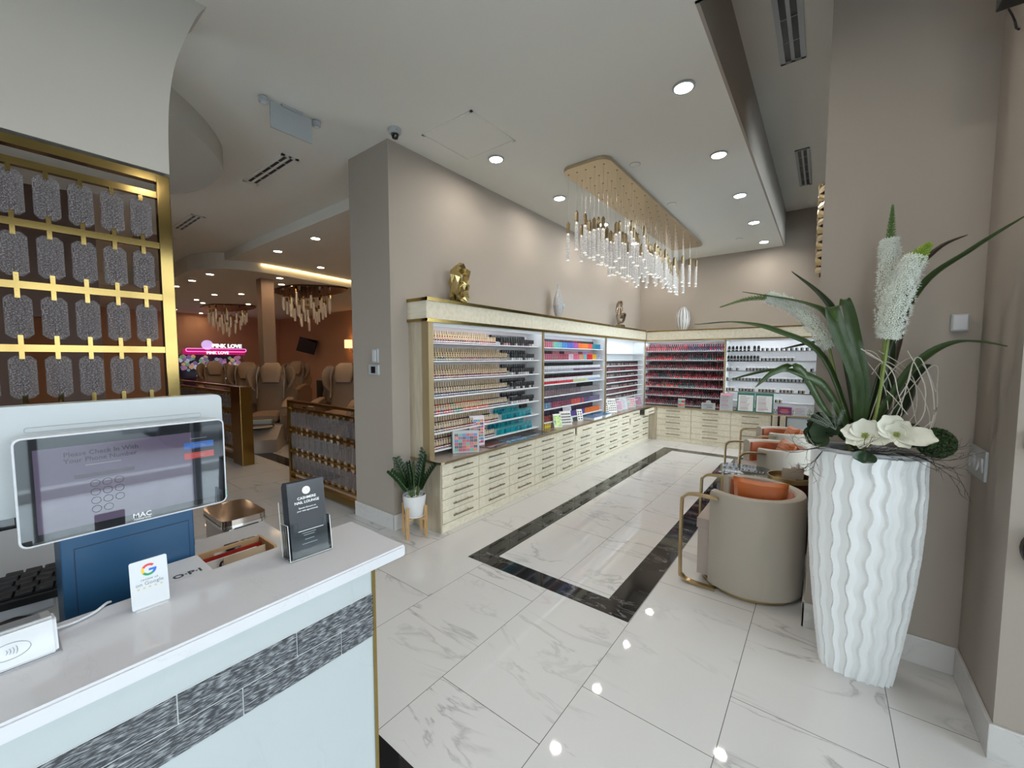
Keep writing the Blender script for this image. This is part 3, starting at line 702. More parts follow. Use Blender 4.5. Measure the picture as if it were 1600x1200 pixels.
for r, ys, n_ in ((5, 3.72, 22), (6, 3.62, 26)):
    for tier in (0, 1):
        for k in range(n_):
            if tier and r == 5 and k > 17: continue
            items.append(('slim', pick([(0,140,150),(0,120,140),(20,160,165),(0,95,120)]), TC, (-3.13 if tier else -3.0, ys+k*.0275, Z1[r]+(.0455 if tier else 0)+.001), 'teal tube bottle, %s row of %s shelf, nearest left bay' % ('back' if tier else 'front', rows[r]),
                          'teal bottles on the %s shelf, %s row' % (rows[r], 'back' if tier else 'front'), 0, tier))
place(items, 300, '')
# bay two
spec2 = [ # (back cap / body) and (front) colours along the shelf
 ([(90,10,60),(60,20,70),(60,60,60),(110,20,25),(70,10,20),(60,10,20),(110,15,35),(60,15,20),(30,40,45),(30,35,35)], [(190,110,125),(190,110,130),(130,190,165),(110,180,190),(70,140,200),(90,110,200),(170,90,170),(230,120,60),(235,130,50),(225,90,90),(40,150,150),(30,120,160)]),
 ([(90,40,40),(30,30,90),(70,10,30),(200,120,130),(60,10,30),(200,140,150),(210,150,160),(130,60,70),(190,150,200),(210,140,150)], [(200,130,140),(190,100,130),(170,110,120),(180,90,110),(170,80,100),(220,200,215),(220,110,140),(210,160,120),(120,190,200),(220,40,50),(230,180,40),(150,160,190)]),
 ([(15,15,17)], [(222,222,228)]), ([(15,15,17)], [(222,222,228)]),
 ([(110,105,112),(95,90,98)], [(120,100,105),(110,95,100),(130,125,128)]),
 ([(90,85,100),(100,95,110)], [(100,130,160),(140,70,90),(120,60,80),(190,80,70),(90,80,120),(110,100,130)]),
 ([(60,50,70)], [(130,60,60),(80,60,130),(90,70,140),(210,110,50)])]
body2 = {2: [(170,170,180),(120,100,120)], 3: [(190,50,60),(200,70,80),(190,200,150),(150,170,200)]}
items = []
for r, z in enumerate(Z2):
    for tier in (0, 1):
        pal = spec2[r][0 if tier else 1]
        for k in range(38):
            if r == 4 and k > 25 and tier: capc = (15,15,17)
            else: capc = pal[min(len(pal)-1, int(k/38*len(pal)+R.random()*.35))]
            c = capc
            if r in body2 and not tier: c = body2[r][min(len(body2[r])-1, int(k/38*len(body2[r])))]
            if r == 3 and tier: c = (130,20,25)
            items.append(('square', c, cmat(capc, .35), (-3.13 if tier else -3.0, 4.50+k*.0485, z+(.0455 if tier else 0)+.001), 'square polish bottle, %s row of %s shelf, middle left bay' % ('back' if tier else 'front', rows[r]),
                          'square bottles on the %s shelf of the middle bay, %s row' % (rows[r], 'back' if tier else 'front'), 0, tier))
place(items, 300, 'remaining square polish bottles farther along the middle left-wall bay')
# bay three
items = []; rn = ['first','second','third','fourth','fifth','sixth','seventh','eighth','ninth','tenth']
for r, z in enumerate(Z3):
    if r < 2: continue
    for k in range(42):
        c = pick([(110,30,45),(150,60,80),(90,60,60),(120,70,75),(80,20,30)] if r % 2 else [(130,110,105),(110,60,60),(60,40,45),(150,130,125)])
        items.append(('low', c, BCAP if r % 2 == 0 else cmat((90,30,40)), (-3.04, 6.43+k*.0425, z+.001), 'small dark-capped bottle on the %s filled shelf, third left bay' % rn[r-2],
                      'small dark bottles on the %s filled shelf of the third bay' % rn[r-2], 0, 0))
place(items, 300, 'remaining small dark-capped bottles at the far end of the third left-wall bay')
# back wall, red bay
pal_r = [[(150,20,40),(170,40,60),(90,20,40),(40,40,90)], [(170,30,50),(190,60,60),(120,20,40),(30,70,80)], [(140,40,50),(90,30,40),(150,50,60)], [(170,30,50),(60,60,70),(190,50,60),(150,20,40)],
         [(120,20,50),(215,80,60),(60,90,90),(150,60,80)], [(110,30,60),(140,30,50),(70,50,60)], [(150,30,50),(100,20,40),(60,40,50)]]
DCAP = mat('dark_metal_cap', (.05,.045,.05,1), .25, .5); RCAPS = [DCAP, cmat((110,40,55)), DCAP, cmat((70,60,70)), cmat((140,60,70))]
items = []
for r, z in enumerate(ZA):
    for tier in (0, 1):
        for k in range(36):
            pal = pal_r[r]; c = pal[int(k*len(pal)/36+R.random()*1.2) % len(pal)]
            items.append(('round', c, RCAPS[R.randrange(5)], (-2.895+k*.040+(.02 if tier else 0), 8.45+(.09 if tier else 0)-.09, z+(.0455 if tier else 0)+.001), 'round red or dark bottle, %s row of %s shelf, back wall' % ('back' if tier else 'front', rows[r]),
                          'round bottles on the %s back wall shelf, %s row' % (rows[r], 'back' if tier else 'front'), 0, tier))
for i, it in enumerate(items):
    it = list(it); p = it[3]; items[i] = tuple(it[:3]+[(p[0], 8.46 if it[7] else 8.33, p[2])]+it[4:])
items = [it for it in items if it[3][0] < -1.46]
place(items, 300, 'remaining round red and dark bottles deeper on the back wall shelves')
# back wall, bright bay
items = []
for r, z in enumerate(ZB):
    if r == 0:
        for k in range(8): items.append(('blackbox', (18,22,22), SCAP, (-1.39+k*.062+(.03 if k > 5 else 0), 8.36, z+.001), 'black boxed bottle on the top shelf, bright back bay', 'black boxed bottles on the top bright shelf', 0, 0))
        ks = [(-.86+k*.07) for k in range(11)]
    elif r == 1:
        for k in range(10): items.append(('blackbox', (18,22,22), SCAP, (-1.40+k*.052, 8.36, z+.001), 'black boxed bottle on the second shelf, bright back bay', 'black boxed bottles on the second bright shelf', 0, 0))
        ks = [(-.86+k*.055) for k in range(9)]
    elif r == 5: ks = [(-.75+k*.06) for k in range(4)]
    else: ks = [(-1.40+k*.052) for k in range(25) if R.random() > .12]
    for x in ks:
        items.append(('cup', (150,150,150) if r < 4 else (175,160,145), WHCAP, (x, 8.36, z+.001), 'small clear gel pot on the %s shelf, bright back wall bay' % rows[r], 'clear gel pots on the %s bright shelf' % rows[r], 0, 0))
place(items, 300, '')
o = obj('gold_shelf_cover', MB().box(-1.2, -.09, 8.62, 8.64, .90, .96), GOLDP); bpy.data.objects.remove(o)
# small bottle ranks on the countertop, in front of the back bays
items = []
for k in range(20):
    for j in range(2):
        x = -1.40+k*.034 + j*.01
        if -1.6 < x < -.72: items.append(('low', pick([(120,150,140),(150,60,70),(170,170,160),(60,60,60)]), SCAP, (x, 8.38+.06*j, .677), 'small bottle standing on the countertop behind the framed price lists', 'small bottles behind the framed price lists', 0, 0))
for k in range(14): items.append(('low', (150,165,155), SCAP, (-.66+k*.04, 8.38, .677), 'pale bottle standing on the countertop behind the purple card', 'pale bottles behind the purple card', 0, 0))
place(items, 300, '')

# ------------------------------------------------------------------ ornaments on the valance
t = empty('gold_face_sculpture', (-3.03, 3.05, 2.19), 'crumpled gold oval sculpture with a hollow centre on the valance', 'sculpture')
mb = MB(); rr = random.Random(5)
N, K = 16, 6; ringv = []
for i in range(N):
    a = 2*PI*i/N; cy, cz = math.sin(a)*.098, math.cos(a)*.165; row = []
    for k in range(K):
        b = 2*PI*k/K; rad = .045+.016*rr.uniform(-1, 1)
        d = math.cos(b)*rad; row.append(mb.bm.verts.new((-3.03+math.sin(b)*rad*1.1+.012*math.sin(3*a), 3.05+cy+math.sin(a)*d+rr.uniform(-.008,.008), 2.19+.215+cz+math.cos(a)*d+rr.uniform(-.008,.008))))
    ringv.append(row)
for i in range(N):
    for k in range(K):
        mb.bm.faces.new((ringv[i][k], ringv[(i+1) % N][k], ringv[(i+1) % N][(k+1) % K], ringv[i][(k+1) % K]))
bmesh.ops.triangulate(mb.bm, faces=mb.bm.faces)
obj('crumpled_ring', mb, mat('antique_gold', (.50,.40,.18,1), .22, 1), t)
obj('inner_folds', MB().tube([(-3.03,3.06,2.27),(-3.01,3.02,2.36),(-3.04,3.08,2.42),(-3.02,3.05,2.52)], [.01,.028,.03,.008], 5), mat('antique_gold'), t)
obj('foot', MB().box(-3.07, -2.99, 2.98, 3.09, 2.19, 2.215, bev=.006), mat('antique_gold'), t)
o = obj('valance_trinket', MB().tube([(-3.06,2.90,2.198),(-3.04,2.93,2.225),(-3.05,2.965,2.20)], [.012,.016,.010], 6), BLACK, smooth=True); tag(o, 'small dark object lying beside the gold sculpture on the valance', 'trinket')
t = empty('bottle_vase', (-3.03, 5.02, 2.19), 'grey mosaic bottle vase with a narrow neck on the valance', 'vase')
VM = mat('mosaic_grey', (.42,.42,.42,1), .2, noise=.35, nscale=45, bump=.3, bscale=90)
obj('body', MB().lathe([(.03,0),(.035,.01),(.075,.10),(.095,.19),(.08,.29),(.04,.38),(.022,.44),(.024,.48),(.018,.482)], (-3.03,5.02,2.19), 14, sx=.75), VM, t, False)
obj('blue_medallion', MB().lathe([(.03,0),(.028,.008),(.002,.012)], (0,0,0), 18, M=Matrix.Translation((-2.965,5.055,2.375)) @ Matrix.Rotation(PI/2, 4, 'Y')), mat('pale_blue_glaze', (.40,.50,.56,1), .2), t, True)
t = empty('knot_sculpture', (-3.04, 7.27, 2.19), 'small looped bronze knot sculpture near the corner of the valance', 'sculpture')
obj('loop', MB().tube(smooth_poly([(-3.04,7.20,2.27),(-3.03,7.10,2.42),(-3.04,7.14,2.62),(-3.03,7.24,2.68),(-3.04,7.30,2.60),(-3.03,7.26,2.45),(-3.05,7.2,2.33),(-3.02,7.30,2.30),(-3.03,7.42,2.40),(-3.04,7.47,2.47),(-3.03,7.36,2.46),(-3.02,7.28,2.38)], 5), .028, 8, flat=(1,.6)), mat('bronze', (.33,.26,.20,1), .25, 1), t, True)
obj('base', MB().box(-3.09, -2.99, 7.17, 7.37, 2.19, 2.255, bev=.008), mat('bronze'), t)
t = empty('ribbed_vase', (-2.245, 8.45, 2.175), 'white ribbed egg-shaped vase with dark stripes on the back valance', 'vase')
mb = MB(); prof = [(.055,0),(.075,.02),(.115,.12),(.13,.24),(.11,.36),(.07,.43),(.055,.46),(.05,.46)]
mb.lathe(prof, (-2.245,8.45,2.175), 36)
for v in mb.bm.verts:
    a = math.atan2(v.co.y-8.45, v.co.x+2.245); f = 1+.05*math.cos(a*12); v.co.x = -2.245+(v.co.x+2.245)*f; v.co.y = 8.45+(v.co.y-8.45)*f
obj('body', mb, mat('white_glaze', (.72,.72,.72,1), .25), t, True, angle=60)
mb = MB()
for k in range(12):
    a = 2*PI*(k+.5)/12; mb.tube([(-2.245+math.cos(a)*r*.985, 8.45+math.sin(a)*r*.985, 2.175+z) for r, z in prof[1:7]], .006, 5)
obj('stripes', mb, mat('dark_stripe', (.10,.09,.09,1), .5), t)

# ------------------------------------------------------------------ sample charts and cards on the countertops
def dots_mb(M, w, h, cols, rows_, r, pal, mats):
    mb = MB()
    for i in range(cols):
        for j in range(rows_):
            m_ = R.randrange(len(mats)); cx = (i+.5)/cols*w-w/2; cy = (j+.5)/rows_*h-h/2
            mb.box(cx-r*1.3, cx-r*.1, cy-r, cy+r, 0, .001, m_, M=M); mb.box(cx+r*.1, cx+r*1.3, cy-r, cy+r, 0, .001, m_, M=M)
    return mb
PALC = [cmat((190,40,70)), cmat((70,120,190)), cmat((60,30,50)), cmat((220,120,60)), cmat((90,170,140)), cmat((150,60,150)), cmat((40,40,60)), cmat((200,90,110))]
def chart(loc, w, h, th, rz, tilt, label, cols=6, rows_=6, board=WHITEP, edge=None, pals=None, name='colour_chart', dotr=.013, cat='colour chart', lines=False, head=None):
    t = empty(name, loc, label, cat, None, rz)
    M = Matrix.Translation((0, 0, .001)) @ Matrix.Rotation(-tilt, 4, 'X')      # faces local -Y, leaning back
    obj('board', MB().box(-w/2, w/2, 0, th, 0, h, bev=.002, M=M), [board], t, local=True)
    MF = M @ Matrix(((1,0,0,0),(0,0,-1,-.0004),(0,1,0,h*.48),(0,0,0,1)))
    if edge: obj('side_stripe', MB().box(-w/2-.001, -w/2, .003, th-.003, .004, h-.004, M=M), edge, t, local=True)
    if head: obj('header', MB().box(-w/2+.004, w/2-.004, -.0008, 0, h*.86, h-.004, M=M), head, t, local=True)
    if lines:
        mb = MB()
        for j in range(9):
            z = h*(.80-.085*j); ww = w*R.uniform(.45, .8); m_ = 0 if j % 3 else 1
            mb.box(-w*.40, -w*.40+ww, -.0012, -.0002, z, z+h*.028, m_, M=M)
        obj('printed_lines', mb, [GREYINK, cmat((200,40,120))], t, local=True)
    elif cols:
        obj('colour_swatches', dots_mb(MF, w*.86, h*.80, cols, rows_, dotr, None, PALC), pals or PALC, t, local=True)
    return t
MINT = mat('mint_card', (.35,.62,.55,1), .4); PINKC = mat('pink_card', (.75,.35,.45,1), .4); PALE = mat('pale_pink_board', (.80,.74,.80,1), .4)
GRN = mat('dark_green_board', (.03,.16,.12,1), .4)
# near charts turned towards the camera
chart((-2.84, 2.93, .676), .235*1.15, .225, .085, math.radians(52), .08, 'wide white colour chart stand with six rows of swatches nearest the camera', 6, 6, WHITEP, MINT)
o = chart((-2.98, 3.25, .676), .17, .33, .09, math.radians(58), .05, 'tall narrow pink and mint colour chart stand behind the wide one', 4, 8, PALE, GRN)
cards = [(-2.88,4.80,.13,.19,80,'small green swatch card leaning in front of the yellow pots',4,6,'g'),(-2.90,5.06,.19,.20,80,'beige swatch card with dark rows beside the green one',6,4,'d'),(-3.0,5.30,.15,.24,80,'cream card standing behind the beige swatch card',3,3,'l'),(-2.92,5.52,.10,.18,80,'narrow grey leaflet stand right of the beige swatch card',2,4,'d'),
         (-2.95,6.52,.12,.22,80,'grey striped chart left of the white charts on the left counter',3,5,'d'),(-2.92,6.72,.19,.25,80,'large white chart with dark line drawings on the left counter',4,5,'d'),(-2.92,7.04,.12,.20,80,'slim purple dotted chart between two white charts',3,5,'p'),(-2.92,7.24,.18,.22,80,'white printed chart right of the slim purple one',3,5,'l'),(-2.92,7.62,.19,.20,80,'red and green swatch chart on the left counter',4,4,'r'),(-2.93,8.04-.02,.17,.20,80,'white and pink swatch chart nearest the inner corner',4,5,'p')]
PSET = {'g': [cmat((120,190,60)),cmat((200,215,90)),cmat((60,120,60))]*2, 'd': [cmat((40,36,38)),cmat((90,60,60))]*3, 'p': [cmat((150,60,120)),cmat((190,60,110))]*3, 'r': [cmat((220,60,60)),cmat((50,150,120)),cmat((230,110,100))]*2}
for x, y, w, h, d, lab, c_, r_, k_ in cards:
    m8 = (PSET.get(k_) or PALC)
    chart((x, y, .676), w, h, .006, math.radians(62), .28, lab, c_, r_, WHITEP if k_ in 'plr' else mat('cream_card', (.70,.68,.62,1), .5), None, (m8*4)[:8], dotr=.011, lines=(k_ == 'l'))
for k in range(4):
    o = bottle('square', (200,180,60), cmat((170,150,60), .35), (-2.98+.0*k, 4.60+.042*k, .677), 'small yellow pot standing behind the green swatch card', 'yellow pots behind the green card')
def book(loc, w, d, h, rz, label, cover, cat='brochure'):
    t = empty('colour_brochure', loc, label, cat, None, rz)
    obj('cover', MB().box(-w/2, w/2, -d/2, d/2, 0, .002).box(-w/2, w/2, -d/2, d/2, h-.002, h), cover, t, local=True)
    obj('pages', MB().box(-w/2+.003, w/2-.003, -d/2+.003, d/2-.003, .002, h-.002), PAPER, t, local=True)
    return t
book((-2.87,3.38,.6765), .20, .29, .006, .25, 'maroon magazine lying on the counter right of the charts', mat('maroon_cover', (.13,.05,.045,1), .12, noise=.5, nscale=9))
book((-2.99,3.50,.6765), .18, .24, .004, -.2, 'dark green leaflet lying behind the maroon magazine', mat('dark_green_cover', (.08,.11,.08,1), .15, noise=.5, nscale=14))
book((-2.85,3.76,.6765), .19, .40, .006, -.05, 'blue glossy magazine lying open on the counter', mat('blue_photo_cover', (.10,.17,.27,1), .1, noise=.8, nscale=16))
book((-2.86,4.16,.6765), .19, .36, .006, -.05, 'dark slate magazine right of the blue one', mat('slate_photo_cover', (.07,.085,.10,1), .1, noise=.8, nscale=18))
book((-2.89,4.50,.6765), .18, .24, .004, .1, 'thin brown leaflet under the green swatch card', mat('brown_leaflet', (.20,.14,.11,1), .15, noise=.5, nscale=14))
for k, (y, x) in enumerate([(5.80,-2.87),(6.18,-2.87)]):
    book((x, y, .6765), .22, .30, .045, .1*k, ['blue sample binder lying near the middle of the left counter', 'second blue sample binder lying right of the first'][k], mat('blue_binder', (.02,.16,.36,1), .3), 'binder')
# back wall cards
def bsign(x, w, h, label, **kw): return chart((x, 8.22, .676), w, h, .01, 0, .12, label, **kw)
bsign(-2.17, .13, .17, 'small white card with four dark nail swatches on the back counter', cols=2, rows_=2, dotr=.02)
t = bsign(-1.69, .24, .12, 'wide white scalloped sign with grey words on the back counter', lines=False, cols=0, name='counter_sign', cat='sign')
obj('scalloped_top', MB().lathe([(.045,0),(.04,.004),(.001,.004)], (0,0,0), 20, M=Matrix.Translation((0,.018,.125)) @ Matrix.Rotation(PI/2, 4, 'X')), WHITEP, t, local=True)
obj('lettering', MB().box(-.085, .085, .000, .008, .072, .094).box(-.02, .075, -.004, .004, .030, .052), GREYINK, t, local=True)
bsign(-1.39, .21, .32, 'white price list with pink header leaning on the back counter', lines=True, head=PINKC, name='price_list', cat='price list')
for x, lab in ((-1.08, 'left green-framed price list on the back counter'), (-.80, 'right green-framed price list on the back counter')):
    t = bsign(x, .27, .345, lab, cols=0, board=GRN, name='price_list', cat='price list')
    M = Matrix.Translation((0, -.0008, .001)) @ Matrix.Rotation(-.12, 4, 'X')
    obj('sheet', MB().box(-.115, .115, -.001, .0005, .02, .30, M=M), PAPER, t, local=True)
    mb = MB()
    for j in range(10):
        z = .27-.026*j; mb.box(-.09, -.09+R.uniform(.08,.16), -.002, -.001, z, z+.009, (1 if j in (4,8) else 0), M=M)
    obj('printed_lines', mb, [GREYINK, cmat((150,30,60))], t, local=True)
t = bsign(-.50, .20, .13, 'purple card with orange print on the back counter', cols=0, board=mat('purple_card', (.16,.02,.12,1), .3), name='promo_card', cat='sign')
obj('printed_lines', MB().box(-.05,.05,-.006,-.001,.07,.09,1).box(-.07,.07,-.006,-.001,.05,.056,0).box(-.05,.05,-.006,-.001,.03,.036,0), [cmat((225,190,200)), cmat((235,110,50))], t, local=True)
bsign(-.28, .16, .14, 'white and pink printed card at the right end of the back counter', lines=True, name='promo_card', cat='sign')

# white side cabinet and wooden slats at the end of the back counter
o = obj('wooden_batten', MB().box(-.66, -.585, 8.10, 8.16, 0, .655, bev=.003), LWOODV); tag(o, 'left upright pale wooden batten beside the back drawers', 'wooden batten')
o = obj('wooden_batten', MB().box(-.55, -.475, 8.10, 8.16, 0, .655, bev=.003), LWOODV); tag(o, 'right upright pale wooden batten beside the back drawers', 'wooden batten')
t = empty('white_cabinet', (-.24, 8.35, 0), 'white cabinet at the right end of the back counter behind the chairs', 'cabinet')
obj('body', MB().box(-.46, -.04, 8.2, 8.64, 0, .65, bev=.004), WHITE, t); obj('door', MB().box(-.455, -.045, 8.18, 8.2, .05, .63, bev=.003), WHITEP, t)

# ------------------------------------------------------------------ large chandelier
t = empty('pendant_chandelier', (-1.99, 5.71, CZ), 'long brushed gold chandelier with bubble glass rods over the marble aisle', 'chandelier')
def rrect(x0, x1, y0, y1, r, n=6):
    p = []
    for cx, cy, a in ((x1-r, y1-r, 0), (x0+r, y1-r, 90), (x0+r, y0+r, 180), (x1-r, y0+r, 270)):
        for k in range(n+1):
            q = math.radians(a+90*k/n); p.append((cx+math.cos(q)*r, cy+math.sin(q)*r))
    return p
CANOPY = mat('champagne_canopy', (.60,.50,.34,1), .28, 1, bump=.12, bscale=14)
obj('canopy', MB().prism(rrect(-2.25,-1.73,3.745,7.68,.11), CZ-.035, CZ), CANOPY, t)
PCAP = mat('champagne_cap', (.22,.17,.10,1), .35, .9); WIRE = mat('steel_wire', (.5,.48,.45,1), .3, .8)
ROD = crystal_mat('glass_rod', .30, (.35,.33,.31,1), (.95,.94,.92,1), 220, .16)
hx = MB().prism([(math.cos(a*PI/3)*.021, math.sin(a*PI/3)*.021) for a in range(6)], .285, .385); hx.lathe([(.017,.385),(.006,.405)], (0,0,0), 6)
rod = MB().lathe([(.0165,0),(.018,.004),(.018,.285)], (0,0,0), 10)
tip = MB().lathe([(.0185,-.001),(.0188,.008),(.0183,.010)], (0,0,0), 10)
cord = MB().lathe([(.0011,.0),(.0011,1.0)], (0,0,0), 4)
led = MB().lathe([(.006,.276),(.006,.284)], (0,0,0), 6)
hole = MB().lathe([(.010,0),(.010,.003)], (0,0,0), 8)
pr = None; R2 = random.Random(3); n_ = 0
rowsN = 19; colsN = 5
for i in range(rowsN):
    for j in range(colsN):
        u = i/(rowsN-1); v = j/(colsN-1)
        x = -2.19+v*.40+(.025 if i % 2 else -.025); y = 3.86+u*3.70
        zt = 3.09+.07*math.sin(u*PI*3.2+j*1.3)+R2.uniform(-.05,.05)+.15*u**3    # cap top height
        if pr is None:
            p = bpy.data.objects.new('pendant', None)
            COL.objects.link(p); p.empty_display_size = .02; p.parent = t
            h = obj('cap', hx, PCAP, p, local=True); g = obj('glass_rod', rod, ROD, p, True, local=True); q = obj('rod_tip', tip, mat('frosted_tip', (.85,.85,.83,1), .15, emis=(1,.95,.85,1), es=.35), p, True, local=True)
            c = obj('cord', cord, WIRE, p, local=True); l_ = obj('led_dot', led, mat('pendant_led', (1,1,1,1), .5, emis=(1,.9,.75,1), es=6), p, local=True); hl = obj('canopy_hole', hole, BLACK, p, local=True)
            pr = p
        else:
            p = pr.copy(); COL.objects.link(p)
            for ch in pr.children: cc = ch.copy(); COL.objects.link(cc); cc.parent = p
        zb = zt-.39
        p.location = Vector((x, y, zb))-t.location
        for ch in p.children:
            if ch.name.startswith('cord'): ch.location.z = .40; ch.scale.z = CZ-.035-(zb+.40)
            if ch.name.startswith('canopy_hole'): ch.location.z = CZ-.037-zb

# ------------------------------------------------------------------ crystal screens
def chamfer(w, h, c): return [(-w/2+c,-h/2),(w/2-c,-h/2),(w/2,-h/2+c),(w/2,h/2-c),(w/2-c,h/2),(-w/2+c,h/2),(-w/2,h/2-c),(-w/2,-h/2+c)]
def crystal_meshes(w, h, th):
    a = MB().prism(chamfer(w, h, w*.22), -th/2, th/2, axis='x')
    a.prism(chamfer(w*.42, h*.62, w*.1), th/2, th/2+.006, axis='x')
    b = MB()                                  # one strap with two rivets, standing upwards
    b.box(-th/2-.006, th/2+.006, -.008, .008, h/2-.014, h/2+.03)
    for q in (-.006, .022): b.tube([(th/2+.004, 0, h/2+q), (th/2+.011, 0, h/2+q)], .005, 8)
    return a, b
def hang(parent, cells, w, h, th, rz=0, gm=GOLD, cm=CRYST):
    first = None
    for (x, y, z) in cells:
        if first is None:
            a, b = crystal_meshes(w, h, th)
            cr_ = obj('crystal', a, cm, parent, local=True); c1 = obj('clip', b, gm, cr_, local=True)
            c2 = c1.copy(); COL.objects.link(c2); c2.parent = cr_; c2.rotation_euler.x = PI; first = cr_
        else:
            cr_ = first.copy(); COL.objects.link(cr_); cr_.parent = parent
            for ch in first.children: c2 = ch.copy(); COL.objects.link(c2); c2.parent = cr_
        cr_.location = Vector((x, y, z))-parent.location; cr_.rotation_euler.z = rz
t = empty('crystal_screen', (LX, -.15, 1.41), 'tall polished gold screen of hanging crystal plaques above the half wall', 'screen')
Y0, Y1 = -1.1, .655; rails = [2.497, 2.235, 1.963, 1.683]
fr = MB(); fr.box(LX-.025, LX+.025, Y1-.055, Y1, 0.002, 2.605, bev=.003).box(LX-.025, LX+.025, Y0, Y0+.05, 1.412, 2.6)
fr.box(LX-.025, LX+.025, Y0+.05, Y1-.055, 2.565, 2.605).box(LX-.025, LX+.025, Y0+.05, Y1-.055, 1.412, 1.432)
obj('frame', fr, GOLDS, t)
for z in rails: obj('rail', MB().box(LX-.012, LX+.020, Y0+.05, Y1-.055, z-.016, z+.016), GOLDS, t)
ys = [.535-.108*k for k in range(14)]
cells = []
zc = [2.372, 2.10, 1.823, 1.557]
top_row = []
for y in ys:
    for z in [(rails[0]+rails[1])/2, (rails[1]+rails[2])/2, (rails[2]+rails[3])/2, (rails[3]+1.422)/2]: cells.append((LX, y, z))
hang(t, cells, .083, .192, .022, gm=GOLDS)
# the low screens in front of the treatment room
def low_screen(xa, xb, Y, label, post=None, H=1.10, dark=GOLDD):
    t = empty('crystal_screen', ((xa+xb)/2, Y, 0), label, 'screen')
    fr = MB(); fr.box(xa, xa+.04, Y-.03, Y+.03, 0, H).box(xb-.04, xb, Y-.03, Y+.03, 0, H).box(xa+.04, xb-.04, Y-.03, Y+.03, H-.03, H).box(xa+.04, xb-.04, Y-.03, Y+.03, .02, .10)
    obj('frame', fr, dark, t)
    k = H/1.10
    for z in (1.0*k, .72*k, .445*k, .165*k): obj('rail', MB().box(xa+.04, xb-.04, Y-.012, Y+.014, z-.012, z+.012), dark, t)
    n = int((xb-xa-.1)/.128); xs = [xa+.10+(xb-xa-.2)*i/(n-1) for i in range(n)]
    hang(t, [(x, Y, z) for x in xs for z in (.86*k, .583*k, .305*k)], .10, .205*k, .022, -PI/2, dark)
    if post: obj('end_post', MB().box(*post, bev=.004), GOLDD, t)
    return t
low_screen(-5.45, -3.83, 2.37, 'low gold screen of upright crystals joining the wall end')
low_screen(-11.0, -7.28, 2.38, 'second low gold screen of crystals left of the walkway', (-7.28, -6.90, 2.30, 2.46, 0, 1.2), 1.2)
low_screen(-9.2, -6.0, 5.3, 'third low crystal screen behind the first treatment chair')

# ------------------------------------------------------------------ treatment chairs
LEATH = mat('taupe_leather', (.25,.17,.115,1), .42, noise=.08, nscale=30); LEATH2 = mat('tan_leather', (.33,.225,.15,1), .42); SHELLW = mat('cream_shell', (.42,.36,.31,1), .3)
def ch_section(mb, pts, halfw, thick, mat_=0, n=10):
    """padded slab that follows pts in the YZ plane, rounded section; halfw list"""
    pts = [Vector((0, a, b)) for a, b in pts]; rings = []
    for i, p in enumerate(pts):
        tn = (pts[min(i+1, len(pts)-1)]-pts[max(i-1, 0)]).normalized(); nrm = Vector((0, -tn.z, tn.y)); hw = halfw[i]; th = thick[i]
        ring = []
        for k in range(n*2):
            a = 2*PI*k/(n*2); ca, sa = math.cos(a), math.sin(a)
            ring.append(mb.bm.verts.new(p+Vector((1,0,0))*hw*math.copysign(abs(ca)**.5, ca)+nrm*th*math.copysign(abs(sa)**.7, sa)))
        rings.append(ring)
    N_ = n*2
    for j in range(len(rings)-1):
        for k in range(N_):
            f = mb.bm.faces.new((rings[j][k], rings[j][(k+1) % N_], rings[j+1][(k+1) % N_], rings[j+1][k])); f.material_index = mat_
    for r_ in (rings[0][::-1], rings[-1]): f = mb.bm.faces.new(r_); f.material_index = mat_
    return mb
